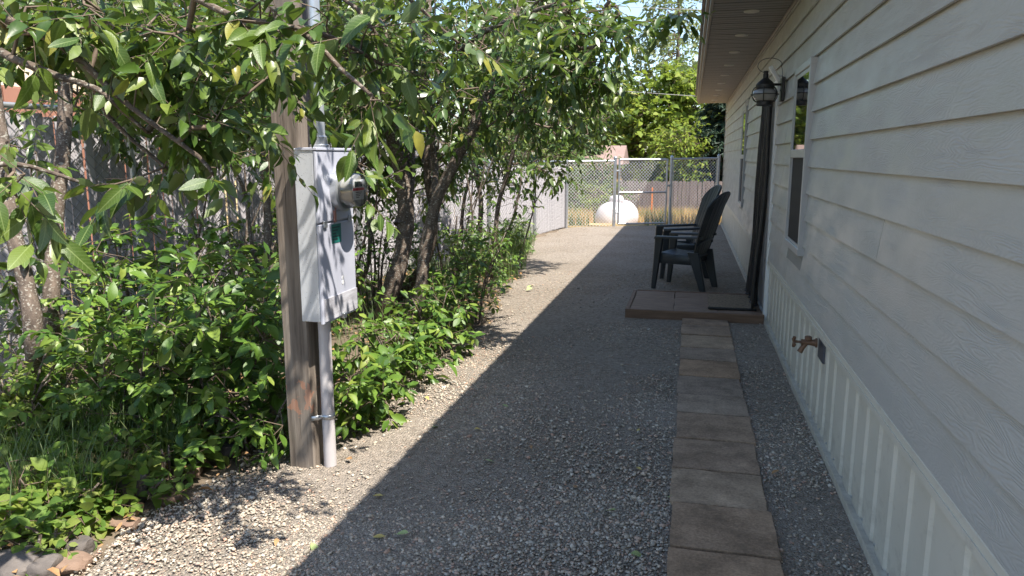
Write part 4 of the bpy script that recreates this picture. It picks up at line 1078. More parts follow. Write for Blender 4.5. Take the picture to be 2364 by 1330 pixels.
# ------------------------------------------------------------------ vegetation machinery
def leaf_base(w=0.46, wide=0.38, fold=0.10, curl=0.16, fine=False, tw=0.0, pet=0.0):
    """leaf along +Y, length 1, face +Z"""
    if fine: ts = [0, .08, .2, .35, .5, .66, .82, .93, 1.0]
    else: ts = [0, .25, .62, 1.0]
    def hw(t):
        if t <= 0 or t >= 1: return 0.0
        e = math.log(.5) / math.log(wide); return w / 2 * math.sin(math.pi * t ** e) ** 0.85 * (1 - .12 * t)
    V = []; F = []; rows = []
    for t in ts:
        z = -curl * t * t; a = tw * t; h = hw(t)
        if h == 0: rows.append([len(V)]); V.append((0, t, z))
        else:
            rows.append([len(V), len(V) + 1, len(V) + 2]); c, s = math.cos(a), math.sin(a)
            V += [(-h * c, t, z + fold * h * 2 - h * s), (0, t, z), (h * c, t, z + fold * h * 2 + h * s)]
    for r0, r1 in zip(rows[:-1], rows[1:]):
        if len(r0) == 1: F += [(r0[0], r1[1], r1[0]), (r0[0], r1[2], r1[1])]
        elif len(r1) == 1: F += [(r0[0], r0[1], r1[0]), (r0[1], r0[2], r1[0])]
        else: F += [(r0[0], r0[1], r1[1]), (r0[0], r1[1], r1[0]), (r0[1], r0[2], r1[2]), (r0[1], r1[2], r1[1])]
    if fine and pet:
        b = len(V); q = .012
        V += [(-q, 0.01, 0), (q, 0.01, 0), (0, 0.01, q * 1.5), (-q, -pet, pet * .3), (q, -pet, pet * .3), (0, -pet, pet * .3 + q * 1.5)]
        F += [(b, b + 1, b + 4), (b, b + 4, b + 3), (b + 1, b + 2, b + 5), (b + 1, b + 5, b + 4), (b + 2, b, b + 3), (b + 2, b + 3, b + 5)]
    return np.array(V, float), np.array(F, int)
def frames(D, N):
    D = unit(D); X = unit(np.cross(D, N)); Z = np.cross(X, D); return np.stack([X, D, Z], -1)      # columns
def merged_leaves(P, D, N, L, bases, which):
    VV = []; TT = []; off = 0
    R = frames(D, N)
    for k, (BV, BT) in enumerate(bases):
        s = which == k
        if not s.any(): continue
        W = np.einsum('nij,vj->nvi', R[s], BV) * L[s][:, None, None] + P[s][:, None, :]
        T = BT[None] + (np.arange(s.sum()) * len(BV))[:, None, None] + off
        VV.append(W.reshape(-1, 3)); TT.append(T.reshape(-1, 3)); off += W.shape[0] * W.shape[1]
    return np.concatenate(VV), np.concatenate(TT)
def prisms(A, B, ra, rb, n=5):
    A, B = np.asarray(A), np.asarray(B); D = unit(B - A)
    ref = np.where(np.abs(D[:, 2:3]) < .9, np.array([[0, 0, 1.0]]), np.array([[1.0, 0, 0]]))
    U = unit(np.cross(D, ref)); W = np.cross(D, U); an = np.arange(n) * 2 * math.pi / n
    ring = U[:, None, :] * np.cos(an)[None, :, None] + W[:, None, :] * np.sin(an)[None, :, None]
    V = np.concatenate([A[:, None] + ring * ra[:, None, None], B[:, None] + ring * rb[:, None, None]], 1)
    k = np.arange(n); k2 = (k + 1) % n
    q = np.stack([k, k2, n + k2, n + k], -1)
    F = q[None] + (np.arange(len(A)) * 2 * n)[:, None, None]
    return V.reshape(-1, 3), F.reshape(-1, 4)
LEAFM = {}
def leaf_mesh(kind, mat):
    key = (kind, mat)
    if key not in LEAFM:
        ms = []
        for (fo, cu, tw) in ((.10, .14, .1), (.22, .34, -.35), (.05, .05, .3), (.36, .22, .0), (.15, .55, .45), (.25, -.12, -.2)):
            V, T = leaf_base(*SHAPES[kind], fo, cu, True, tw, .16); ms.append(arr_mesh('leaf', V, T, mat, True))
        LEAFM[key] = ms
    return LEAFM[key]
SHAPES = {'ovate': (.46, .42), 'round': (.70, .47), 'willow': (.24, .45), 'oval': (.54, .52), 'maple': (.85, .45)}
def low_bases(kind):
    w, wd = SHAPES[kind]
    return [leaf_base(w, wd, .12, .16), leaf_base(w * 1.1, wd, .28, .42, tw=.3), leaf_base(w * .9, wd, .04, .02, tw=-.25)]
def stem_tube(name, pts, r0, r1, mat, parent, n=10, seg=0.12):
    P = [Vector(p) for p in pts]; out = []
    for i in range(len(P) - 1):                                 # Catmull-Rom
        p0 = P[max(i - 1, 0)]; p1 = P[i]; p2 = P[i + 1]; p3 = P[min(i + 2, len(P) - 1)]
        k = max(2, int((p2 - p1).length / seg))
        for j in range(k):
            t = j / k; out.append(.5 * ((2 * p1) + (p2 - p0) * t + (2 * p0 - 5 * p1 + 4 * p2 - p3) * t * t + (3 * p1 - p0 - 3 * p2 + p3) * t ** 3))
    out.append(P[-1]); m_ = len(out); rad = []
    for i, p in enumerate(out):
        t = i / (m_ - 1); r = r0 + (r1 - r0) * t; fl = 1 + .5 * max(0, 1 - i * seg / .18) ** 2 if r0 > .02 else 1
        rad.append(r * fl * (1 + .12 * mnoise.noise(p * 6)))
        out[i] = p + Vector((mnoise.noise(p * 3), mnoise.noise(p * 3 + Vector((9, 0, 0))), 0)) * min(.02, r)
    m = MB(); m.tube(out, rad, n); ob = m.build(name, mat, parent, smooth=True, recalc=False)
    return ob, np.array([p[:] for p in out])
def grow(name, label, cat, base, stems, blobs, leaf, kind, mat, nparts=0, per=8, spray=.22, droop=.5, bark='bark', twigmat='twig', group=None, flat=.6, hang=0.25, rngseed=0, twigr=.0022, minz=0.03, mask=None, stemname='trunk'):
    rg = np.random.default_rng(1000 + rngseed)
    root = thing(name, tuple(base), label, cat, group)
    nodes = []; par = []
    for (pts, r0, r1) in stems:
        ob, P = stem_tube(stemname, pts, r0, r1, bark, root)
        if len(P) > 14: P = P[len(P) // 4:]
        for p in P: nodes.append(p); par.append(-1)
    A = []
    for (c, rad, n) in blobs:
        u = unit(rg.standard_normal((n, 3))) * (rg.random((n, 1)) ** (1 / 2.4))
        if len(c) == 3 and isinstance(rad, tuple) and len(rad) == 4:      # pixel blob: centre ray + depth (rad[3] flag)
            A.append(np.array([at(c[0] + a * rad[0], c[1] + b * rad[1], c[2] + d * rad[2]) for a, b, d in u]))
        else: A.append(np.array(c) + u * np.array(rad[:3]))
    A = np.concatenate(A)
    A = A[A[:, 2] > minz]
    if mask is not None: A = A[mask(A)]
    N0 = np.array(nodes)
    dist = np.min(np.linalg.norm(A[:, None] - N0[None, ::3], axis=2), axis=1); A = A[np.argsort(dist)]
    cap = len(N0) + len(A) * 8; NN = np.zeros((cap, 3)); NN[:len(N0)] = N0; cnt = len(N0); leaves_at = []; dirs = []
    for p in A:
        d = NN[:cnt] - p; w = np.linalg.norm(d, axis=1) + .35 * np.maximum(0, d[:, 2]); j = int(np.argmin(w)); q = NN[j]; L = np.linalg.norm(p - q)
        k = max(1, min(6, int(L / .22))); last = j
        for s in range(1, k + 1):
            t = s / k; pos = q + (p - q) * t + np.array([0, 0, .12 * L * math.sin(math.pi * t)]) + (rg.standard_normal(3) * .02 * (t < 1) * min(1, L))
            NN[cnt] = pos; par.append(last); last = cnt; cnt += 1
        leaves_at.append(last); pd = p - NN[par[last]]; dirs.append(pd)
    NN = NN[:cnt]; par = np.array(par); count = np.zeros(cnt)
    for i in leaves_at: count[i] += 1
    for i in range(cnt - 1, len(N0) - 1, -1):
        if par[i] >= 0: count[par[i]] += count[i]
    ii = np.arange(len(N0), cnt); rr = twigr * np.maximum(count, 1) ** .45
    ra = np.minimum(rr[par[ii]], rr[ii] * 1.4); ra = np.where(par[ii] < len(N0), rr[ii] * 1.2, ra)
    V, F = prisms(NN[par[ii]], NN[ii], ra, rr[ii], 5)
    # leaf sprays
    nl = len(leaves_at); P0 = NN[leaves_at]; D0 = unit(np.array(dirs) + rg.standard_normal((nl, 3)) * .08 + np.array([0, 0, -.10 * droop]))
    sl = spray * rg.uniform(.7, 1.3, nl); tipP = P0 + D0 * sl[:, None] - np.array([0, 0, 1.0]) * (droop * .25 * sl)[:, None]
    V2, F2 = prisms(P0, tipP, np.full(nl, twigr * .9), np.full(nl, twigr * .5), 3)
    o1 = link('branches', arr_mesh('branches', np.concatenate([V, V2 * 1.0]), np.concatenate([F, F2 + len(V)]), twigmat, True), root)
    tag(o1, kind='stuff')
    tt = np.linspace(.12, 1.0, per); K = nl * per
    t = np.tile(tt, nl); t += rg.uniform(-.05, .05, K); si = np.repeat(np.arange(nl), per); t = np.clip(t, .02, 1)
    P = P0[si] + (tipP - P0)[si] * t[:, None]
    up = np.array([0, 0, 1.0]); side = unit(np.cross(D0, up) + 1e-4)[si]; sg = np.where(np.tile(np.arange(per), nl) % 2 == 0, 1, -1)[:, None]
    dn = unit(np.cross(side, D0[si]))
    ang = rg.uniform(.5, 1.2, K)[:, None] * (1 - .65 * (t[:, None] > .9))
    D = D0[si] * np.cos(ang) + side * sg * np.sin(ang) + dn * rg.normal(0, .35, (K, 1)) - up * (hang * rg.uniform(.2, 1.8, (K, 1))) + rg.normal(0, .15, (K, 3))
    N = up * flat + dn * 0 + rg.normal(0, .42, (K, 3)) + np.array([.35, -.1, .3]) * .5
    Ls = leaf * np.clip(rg.normal(1, .30, K), .4, 1.65) * np.where(t > .93, .8, 1.0)
    P = P + unit(D) * (Ls * .10)[:, None]
    ok = P[:, 2] > minz; P, D, N, Ls = P[ok], D[ok], N[ok], Ls[ok]
    which = rg.integers(0, 3, len(P))
    # the leaves that show largest become parts
    isp = np.zeros(len(P), bool)
    if nparts:
        px, py, pz = project(P); pxl = np.where((pz > .3) & (px > -20) & (px < PW + 20) & (py > -20) & (py < PH + 20), Ls * FPX / np.maximum(pz, .3), 0)
        o = np.argsort(-pxl)[:nparts]; isp[o] = pxl[o] > 0
        ms = leaf_mesh(kind, mat + '_veined' if mat + '_veined' in MATS else mat); R = frames(D[isp], N[isp]); inv = PINV(root)
        for p, r, l, k in zip(P[isp], R, Ls[isp], rg.integers(0, 6, isp.sum())):
            ob = bpy.data.objects.new('leaf', ms[int(k)]); COL.objects.link(ob); ob.parent = root; ob.matrix_parent_inverse = inv
            M4 = Matrix(r.tolist()).to_4x4() @ Matrix.Diagonal((l, l, l, 1)); M4.translation = Vector(p); ob.matrix_basis = M4
    s = ~isp
    V, T = merged_leaves(P[s], D[s], N[s], Ls[s], low_bases(kind), which[s])
    fo = link('foliage', arr_mesh('foliage', V, T, mat, True), root); tag(fo, kind='stuff')
    return root
def PB(px, py, d, rx, ry, rd, n): return ((px, py, d), (rx, ry, rd, 1), n)

# ------------------------------------------------------------------ trees
LIMBS = [((-420, 330, 2.4), (-150, 80, 2.35), (30, 135, 2.3), (140, 178, 2.3), (225, 205, 2.3), (290, 262, 2.35), (340, 305, 2.4)),
         ((-300, -40, 2.5), (60, 60, 2.4), (205, 155, 2.35), (265, 215, 2.35), (360, 290, 2.35), (460, 362, 2.35), (492, 402, 2.35)),
         ((-250, -260, 2.6), (200, -120, 2.4), (455, -5, 2.3), (560, 45, 2.25), (690, 66, 2.2), (790, 160, 2.15), (858, 222, 2.1)),
         ((300, -200, 2.5), (560, -60, 2.4), (780, -10, 2.4), (840, 45, 2.4), (870, 80, 2.4)),
         ((690, 66, 2.2), (760, 85, 2.3), (830, 120, 2.35), (880, 150, 2.4)),
         ((500, -200, 2.6), (800, -80, 2.7), (940, -5, 2.8), (1010, 58, 2.85), (1060, 100, 2.9)),
         ((205, 155, 2.4), (250, 270, 2.5), (350, 360, 2.55), (395, 395, 2.55)),
         ((-200, 420, 2.1), (-20, 380, 2.1), (70, 385, 2.15), (180, 420, 2.2))]
base = np.array([-3.1, .75, 0])
trunk = [(-3.1, .75, -.05), (-3.02, .85, .6), (-2.95, .95, 1.2), tuple(at(-420, 330, 2.35))]
stems = [(trunk, .075, .05)] + [([tuple(at(*q)) for q in l], .018 if i < 3 else .010, .005) for i, l in enumerate(LIMBS)]
stems[0] = (trunk + [tuple(at(-330, -100, 2.6)), tuple(at(100, -450, 2.8))], .075, .03)
grow('overhanging_tree', 'young tree beside the path end whose big drooping leaves overhang the meter post', 'tree', base, stems,
     [PB(90, 40, 2.5, 210, 80, .35, 76), PB(330, 110, 2.6, 200, 100, .35, 90), PB(440, 270, 2.5, 120, 55, .2, 34), PB(600, 120, 2.7, 120, 90, .3, 34), PB(500, 402, 2.38, 26, 18, .05, 3), PB(50, 440, 2.1, 60, 90, .15, 10),
      PB(640, 30, 2.25, 130, 60, .2, 18), PB(868, 226, 2.1, 16, 14, .05, 3), PB(790, 85, 2.3, 70, 50, .15, 8), PB(890, 150, 2.4, 40, 20, .1, 5), PB(870, 50, 2.4, 90, 50, .2, 10), PB(1060, 95, 2.9, 50, 40, .1, 6),
      PB(250, 420, 2.4, 70, 30, .15, 5), PB(380, 385, 2.5, 30, 30, .1, 3), PB(300, -200, 2.5, 600, 120, .4, 18), PB(1000, -420, 2.2, 300, 200, .5, 30), PB(640, 335, 2.85, 25, 25, .06, 3)],
     .076, 'ovate', 'leaf_tree', nparts=300, per=7, spray=.17, droop=.5, hang=.42, rngseed=1, flat=.7, twigr=.0019)

grow('twin_stem_tree', 'pair of lichen-spotted upright trunks at the fence, nearest the grassy bed', 'tree', (-3.93, 3.65, 0),
     [([(-3.83, 3.49, -.05), tuple(at(80, 800, 3.95)), tuple(at(60, 660, 4.0)), tuple(at(28, 500, 4.05)), tuple(at(0, 330, 4.1)), tuple(at(-30, 60, 4.2)), tuple(at(-40, -200, 4.3))], .052, .03),
      ([(-4.02, 3.83, -.05), tuple(at(118, 760, 4.3)), tuple(at(118, 600, 4.35)), tuple(at(135, 430, 4.4)), tuple(at(150, 240, 4.45)), tuple(at(150, 60, 4.5)), tuple(at(190, -200, 4.6))], .050, .034)],
     [PB(60, -30, 4.3, 260, 100, .5, 55), PB(220, 60, 4.6, 150, 80, .4, 30), PB(330, 0, 4.6, 200, 90, .5, 45), PB(60, 330, 4.2, 60, 60, .2, 8), PB(30, 600, 4.0, 40, 60, .2, 5), PB(90, 235, 4.4, 60, 20, .2, 6), PB(240, 230, 4.8, 110, 50, .3, 24)],
     .078, 'ovate', 'leaf_tree', nparts=120, per=8, spray=.2, droop=.5, hang=.5, rngseed=2)

grow('leafy_tree', 'slender tree rising just behind the meter post with dense hanging leaves', 'tree', (-3.0, 4.9, 0),
     [([(-2.62, 4.72, -.05), tuple(at(630, 640, 5.1)), tuple(at(622, 470, 5.1)), tuple(at(600, 330, 5.1)), tuple(at(560, 120, 5.2)), tuple(at(540, -150, 5.3))], .035, .02),
      ([(-2.85, 4.95, -.05), tuple(at(590, 600, 5.3)), tuple(at(560, 430, 5.3)), tuple(at(470, 280, 5.3)), tuple(at(420, 50, 5.3))], .016, .010)],
     [PB(430, 120, 5.1, 250, 150, .6, 260), PB(640, 250, 4.8, 70, 60, .3, 30), PB(560, 270, 4.7, 110, 60, .4, 34), PB(620, 345, 4.4, 60, 50, .2, 10), PB(400, -120, 5.2, 350, 90, .6, 25), PB(845, 420, 3.85, 20, 60, .08, 5), PB(815, 372, 3.8, 25, 20, .06, 3), PB(680, 150, 4.6, 90, 130, .4, 40), PB(350, 300, 5.3, 120, 40, .3, 22), PB(520, 330, 5.5, 90, 45, .3, 22), PB(240, 280, 5.5, 80, 40, .3, 8)],
     .080, 'ovate', 'leaf_tree', nparts=200, per=9, spray=.22, droop=.5, hang=.45, rngseed=3)

grow('multi_stem_tree', 'clump of several leaning mottled trunks at the gravel edge beyond the meter post', 'tree', (-2.5, 6.1, 0),
     [([(-2.72, 6.15, -.05), tuple(at(895, 690, 6.5)), tuple(at(925, 600, 6.5)), tuple(at(938, 480, 6.5)), tuple(at(925, 380, 6.5)), tuple(at(905, 300, 6.5)), tuple(at(880, 100, 6.5)), tuple(at(860, -120, 6.5))], .085, .048),
      ([(-2.33, 5.9, -.05), tuple(at(965, 690, 6.15)), tuple(at(985, 560, 6.15)), tuple(at(1010, 455, 6.1)), tuple(at(1045, 380, 6.0)), tuple(at(1095, 290, 6.0)), tuple(at(1160, 130, 6.0)), tuple(at(1210, -50, 6.0))], .058, .036),
      ([(-2.95, 6.9, -.05), tuple(at(985, 600, 7.2)), tuple(at(1000, 500, 7.1)), tuple(at(985, 380, 7.0)), tuple(at(1000, 220, 7.0)), tuple(at(1040, 30, 7.0))], .050, .03),
      ([tuple(at(930, 520, 6.5)), tuple(at(945, 420, 6.6)), tuple(at(950, 320, 6.7)), tuple(at(985, 170, 6.8)), tuple(at(990, 0, 6.9))], .055, .03),
      ([tuple(at(1000, 500, 6.15)), tuple(at(1008, 400, 6.4)), tuple(at(1000, 300, 6.5)), tuple(at(1060, 120, 6.3)), tuple(at(1250, 20, 5.5)), tuple(at(1400, -10, 5.2))], .030, .014),
      ([(-3.2, 6.3, -.05), tuple(at(850, 600, 6.8)), tuple(at(845, 450, 6.9)), tuple(at(800, 330, 6.9)), tuple(at(770, 150, 6.9))], .024, .014)],
     [PB(760, 90, 6.2, 180, 150, .7, 220), PB(990, 110, 6.2, 230, 150, .8, 230), PB(1060, 250, 6.0, 170, 80, .6, 90), PB(840, 235, 6.0, 90, 60, .5, 40), PB(1300, 60, 5.4, 150, 100, .6, 110), PB(1340, 150, 5.2, 110, 60, .4, 50),
      PB(1430, 70, 5.0, 50, 60, .3, 18), PB(1000, -200, 6.0, 550, 140, .9, 150), PB(1540, 35, 4.9, 50, 20, .15, 6), PB(1210, 200, 5.7, 90, 70, .4, 50), PB(1400, 180, 5.2, 50, 30, .2, 10), PB(740, 320, 7.3, 110, 60, .3, 55), PB(880, 340, 7.4, 110, 60, .3, 60), PB(1040, 350, 7.2, 90, 45, .3, 50), PB(780, 400, 7.4, 110, 70, .25, 50), PB(930, 420, 7.6, 110, 60, .25, 45), PB(700, 450, 6.8, 60, 70, .2, 20)],
     .082, 'ovate', 'leaf_tree', nparts=260, per=8, spray=.22, droop=.5, hang=.5, rngseed=4)

grow('thicket_tree', 'thin-stemmed young tree arching over the gravel before the white fence end', 'tree', (-2.45, 9.0, 0),
     [([(-2.42, 8.88, -.05), tuple(at(1142, 560, 9.0)), tuple(at(1150, 480, 9.0)), tuple(at(1172, 400, 8.9)), tuple(at(1190, 330, 8.8)), tuple(at(1240, 200, 8.7)), tuple(at(1270, 60, 8.7))], .032, .018),
      ([(-2.75, 9.3, -.05), tuple(at(1105, 560, 9.7)), tuple(at(1110, 460, 9.7)), tuple(at(1100, 380, 9.7)), tuple(at(1120, 250, 9.7))], .040, .02),
      ([(-2.9, 10.6, -.05), tuple(at(1180, 520, 10.8)), tuple(at(1200, 440, 10.8)), tuple(at(1215, 350, 10.8)), tuple(at(1290, 250, 10.5))], .022, .014),
      ([(-3.2, 9.8, -.05), tuple(at(1060, 560, 10.2)), tuple(at(1075, 450, 10.2)), tuple(at(1110, 330, 10.2))], .03, .018)],
     [PB(1210, 250, 9.2, 150, 100, .9, 170), PB(1330, 270, 9.3, 90, 90, .8, 110), PB(1380, 200, 9, 80, 80, .6, 60), PB(1240, 375, 8.8, 70, 30, .4, 30), PB(1180, 440, 9.0, 50, 40, .4, 14), PB(1290, 395, 8.8, 30, 18, .3, 10), PB(1260, 20, 9, 200, 150, .8, 120), PB(1420, 330, 9.6, 20, 20, .2, 3), PB(1090, 380, 9.8, 90, 60, .4, 60), PB(1180, 370, 10, 80, 40, .4, 40)],
     .080, 'ovate', 'leaf_tree', nparts=120, per=8, spray=.24, droop=.5, hang=.45, rngseed=5)

# thin dark saplings between trunks and fence
for i, (px, py, d, px2, py2, lab) in enumerate([(700, 620, 6.6, 760, 300, 'thin bare sapling against the slats left visible behind the meter box'), (860, 610, 7.2, 800, 330, 'thin dark sapling between the meter box and the leaning trunks'),
                                               (1040, 570, 9.2, 1090, 330, 'thin sapling crossing the pale slats past the leaning trunks'), (430, 640, 5.9, 400, 330, 'thin sapling rising from the shrub in front of the slats'),
        (960, 600, 7.8, 1010, 300, 'slim pale stem leaning behind the thickest trunk'), (1075, 600, 8.3, 1060, 320, 'slim pale stem beside the ivy-dark shrub'), (1190, 560, 10.2, 1240, 330, 'slim stem standing before the white fence end'), (790, 600, 7.3, 850, 320, 'slim stem leaning over the shaded shrub behind the meter box'), (500, 620, 6.1, 560, 320, 'slim leaning stem against the slats near the timber post')]):
    b0 = at(px, py, d); b0[2] = 0; tp = at(px2, py2, d)
    mid = (b0 + tp) / 2 + np.array([.1, .05, 0])
    grow('sapling', lab, 'sapling', tuple(b0), [([tuple(b0 - np.array([0, 0, .05])), tuple(mid), tuple(tp)], .014, .006), ([tuple(mid), tuple((mid + tp) / 2 + np.array([.2, 0, 0])), tuple(tp + np.array([.35, 0, .1]))], .009, .005)],
         [(tuple(tp), (.35, .3, .25), 14), (tuple(mid), (.3, .2, .3), 4)], .07, 'ovate', 'leaf_tree', 0, per=6, spray=.2, rngseed=20 + i)

# ------------------------------------------------------------------ shrubs in the bed
def shrub(px, py, d, h, rx, ry, n, label, leaf=.055, kind='oval', mat='leaf_shrub', nparts=0, per=8, seed=0, ns=7, name='shrub', flat=1.1, spray=.13, hang=.15):
    b0 = at(px, py, d); b0[2] = 0; rg = random.Random(seed)
    stems = []
    for k in range(ns):
        a = rg.uniform(0, 6.28); q = rg.uniform(.3, .8)
        s0 = b0 + np.array([.08 * math.cos(a), .08 * math.sin(a), -.03]); s1 = b0 + np.array([rx * q * .5 * math.cos(a), ry * q * .5 * math.sin(a), h * .5]); s2 = b0 + np.array([rx * q * math.cos(a), ry * q * math.sin(a), h * rg.uniform(.7, .95)])
        stems.append(([tuple(s0), tuple(s1), tuple(s2)], .009, .004))
    c = b0 + np.array([0, 0, h * .52])
    return grow(name, label, 'shrub', tuple(b0), stems, [(tuple(c), (rx, ry, h * .52), n)], leaf, kind, mat, nparts, per=per, spray=spray, droop=.1, hang=hang, flat=flat, rngseed=40 + seed, twigr=.0014, minz=.02, stemname='stem')
shrub(520, 790, 4.0, .98, .52, .55, 220, 'dense bright round-leaved shrub beside the timber post', .078, nparts=200, seed=1)
shrub(330, 700, 4.7, 1.1, .6, .5, 220, 'tall dark shrub in front of the slats beyond the grassy bed', .068, nparts=120, seed=2)
shrub(560, 640, 5.4, 1.05, .55, .5, 190, 'shaded shrub behind the round-leaved one, against the fence', .055, nparts=60, seed=3)
shrub(300, 850, 3.9, .75, .42, .4, 110, 'loose shrub at the feet of the two upright trunks', .068, nparts=80, seed=4)
shrub(600, 900, 3.75, .34, .30, .3, 60, 'low dark broad-leaved plant at the foot of the post', .07, 'ovate', nparts=60, seed=5, per=7)
shrub(110, 760, 4.5, .9, .45, .4, 90, 'shrub filling the gap between the two upright trunks and the fence', .055, nparts=60, seed=6)
shrub(20, 870, 3.7, .55, .35, .35, 80, 'yellow-green shrub at the outer side of the two upright trunks', .05, mat='leaf_herb', nparts=60, seed=7)
shrub(835, 860, 4.15, .36, .26, .30, 80, 'low bright shrub spilling onto the gravel beside the pale conduit', .074, nparts=140, seed=8, per=7)
shrub(905, 790, 4.95, .42, .30, .35, 80, 'low shrub at the foot of the thickest leaning trunk', .07, nparts=100, seed=9)
shrub(1000, 750, 5.6, .55, .36, .42, 110, 'leafy shrub at the gravel edge below the leaning trunks', .068, nparts=100, seed=10)
shrub(1085, 690, 6.7, .75, .36, .5, 120, 'bright shrub at the gravel edge past the leaning trunks', .052, nparts=90, seed=11)
shrub(1040, 560, 7.6, 1.0, .40, .5, 130, 'tall ivy-dark shrub behind the bright edge shrub', .05, nparts=60, seed=12)
shrub(1120, 630, 8.0, .75, .36, .5, 110, 'upright shrub around the thin arching stem', .05, nparts=60, seed=13)
shrub(1150, 560, 9.6, .75, .34, .6, 90, 'narrow-leaved shrub where the bed narrows towards the gate', .09, 'willow', nparts=40, seed=14)
shrub(860, 640, 6.9, 1.05, .5, .5, 130, 'shaded shrub between the meter box and the fence', .05, nparts=50, seed=15)
shrub(700, 640, 6.1, 1.1, .5, .45, 150, 'shaded shrub directly behind the timber post', .05, nparts=40, seed=16)
shrub(1190, 540, 11.2, .55, .25, .6, 60, 'sparse narrow-leaved shrub in front of the white fence end', .09, 'willow', nparts=20, seed=17)
# low herbs at the front of the bed
for i, (px, py, h, r, n, lab) in enumerate([(60, 1010, .26, .28, 50, 'yellow-green herb clump behind the dark border boulder, by the trunk foot'), (230, 1010, .30, .26, 50, 'round-leaved herb clump growing through the grass tufts'), (410, 1010, .24, .22, 36, 'herb clump between the grass and the low dark plant'),
                                            (230, 1170, .12, .17, 22, 'small trailing herb over the border stones'), (110, 1110, .16, .2, 24, 'small herb clump in the dry grass at the bed corner'), (390, 1110, .13, .14, 18, 'small round-leaved herb beside the grey border boulder'), (455, 1080, .12, .10, 12, 'tiny herb sprig at the gravel corner'), (330, 1165, .10, .12, 12, 'tiny round-leaved herb in front of the grey border boulder'),
                                            (50, 1190, .20, .22, 34, 'leafy herb clump behind the large dark flat stone'), (25, 1268, .14, .16, 22, 'small leafy herb growing over the large dark flat stone'), (130, 1262, .12, .14, 18, 'small leafy herb beside the rounded cobble'), (180, 1200, .17, .18, 28, 'bright herb clump behind the reddish slab'), (20, 1060, .26, .25, 34, 'tall herb clump beside the dry grass, below the outer trunk'), (300, 1090, .20, .18, 26, 'bright herb clump between the grass tufts and the grey boulder')]):
    g = onground(px, py); x_ = at(px, py, np.linalg.norm((g - CAM) @ FW))
    shrub(px, py, float((g - CAM) @ FW), h * 1.15, r * 1.1, r * 1.1, int(n * 1.6), lab, .054, 'round', 'leaf_herb', nparts=40, seed=60 + i, ns=4, name='herb', per=5, spray=.09, flat=1.4)

# ------------------------------------------------------------------ grass
def blades(name, label, mat, pts, hmin, hmax, lean=.5, w=.004, seed=0, kind='stuff', parent=None, seed_heads=False):
    rg = np.random.default_rng(seed); n = len(pts); h = rg.uniform(hmin, hmax, n); a = rg.uniform(0, 6.28, n); ln = rg.uniform(.1, lean, n) * h
    dx = np.stack([np.cos(a), np.sin(a)], -1); sx = np.stack([-np.sin(a), np.cos(a)], -1); V = np.zeros((n, 7, 3)); ts = [0, .4, .75, 1.0]
    for k, t in enumerate(ts):
        c = pts[:, :2] + dx * (ln * t ** 2)[:, None]; z = pts[:, 2] + h * (t - .18 * t * t * (ln / h))
        ww = w * (1 - t * .8) * rg.uniform(.8, 1.2, n)
        if k < 3:
            V[:, 2 * k, :2] = c - sx * ww[:, None]; V[:, 2 * k + 1, :2] = c + sx * ww[:, None]; V[:, 2 * k, 2] = z; V[:, 2 * k + 1, 2] = z
        else: V[:, 6, :2] = c; V[:, 6, 2] = z
    BT = np.array([(0, 1, 3), (0, 3, 2), (2, 3, 5), (2, 5, 4), (4, 5, 6)])
    T = (BT[None] + (np.arange(n) * 7)[:, None, None]).reshape(-1, 3)
    o = link(name, arr_mesh(name, V.reshape(-1, 3), T, mat, False), parent); tag(o, label, 'grass' if label else None, kind=kind); return o
rg = np.random.default_rng(5)
def cluster(cs, n, sp):
    P = []
    for (px, py, k) in cs:
        g = onground(px, py); P.append(np.c_[rg.normal(g[0], sp * k, n), rg.normal(g[1], sp * k, n), np.full(n, .0)])
    return np.concatenate(P)
blades('grass', 'green grass tufts mixed with herbs at the front of the bed', 'grass_green', cluster([(260, 1060, 1), (180, 1080, 1.2), (320, 1030, 1), (60, 1100, 1.2), (400, 1070, .6), (120, 1000, 1.2), (300, 960, 1), (40, 1190, 1.0), (200, 1180, .7)], 170, .10), .12, .42, .8, .0032, 1)
blades('dry_grass', 'pale dry grass at the corner of the bed by the border stones', 'grass_dry', cluster([(200, 1150, .8), (120, 1170, 1.0), (40, 1180, 1.0), (280, 1130, .5)], 150, .08), .06, .24, 1.1, .002, 2)
blades('tall_grass', 'few tall grass stalks standing before the round-leaved shrub', 'grass_green', cluster([(300, 960, .7), (330, 930, .8)], 16, .10), .5, .8, .35, .0035, 3)
P = np.c_[rg.uniform(-3.0, -2.2, 500), rg.uniform(8.5, 13.2, 500), np.zeros(500)]; P[:, 0] = edge_x(P[:, 1]) - np.abs(rg.normal(0, .22, 500)) + .05
blades('bed_grass', 'long green grass along the gravel edge towards the gate', 'grass_green', P, .2, .6, .7, .005, 4)
P = np.c_[rg.uniform(-4.1, -2.2, 1500), rg.uniform(4.5, 9.5, 1500), np.zeros(1500)]; P = P[(P[:, 0] < edge_x(P[:, 1]) - .25) & (P[:, 0] > fence_x(P[:, 1]) + .1)]
blades('shade_grass', 'dark green grass under the leaning trunks beside the fence', 'grass_green', P, .12, .4, .6, .004, 6)
n = 22000; P = np.c_[rg.uniform(-6.5, 4.5, n), 16.3 + 12 * rg.random(n) ** 1.3, np.zeros(n)]; P = P[P[:, 1] > gate_y(P[:, 0]) + .25]; P = P[~((np.abs(P[:, 0] + 1.85 * P[:, 1] / 20) < .62) & (P[:, 1] < 20.2))]; P[:, 2] = field_z(P[:, 0], P[:, 1])
nzv = np.array([mnoise.noise(Vector((a * .55, b * .4, 2))) for a, b, _ in P])
blades('field_grass', 'tall dry golden grass filling the field beyond the gate', 'grass_dry', P[nzv < .34], .16, .46, .6, .008, 7)
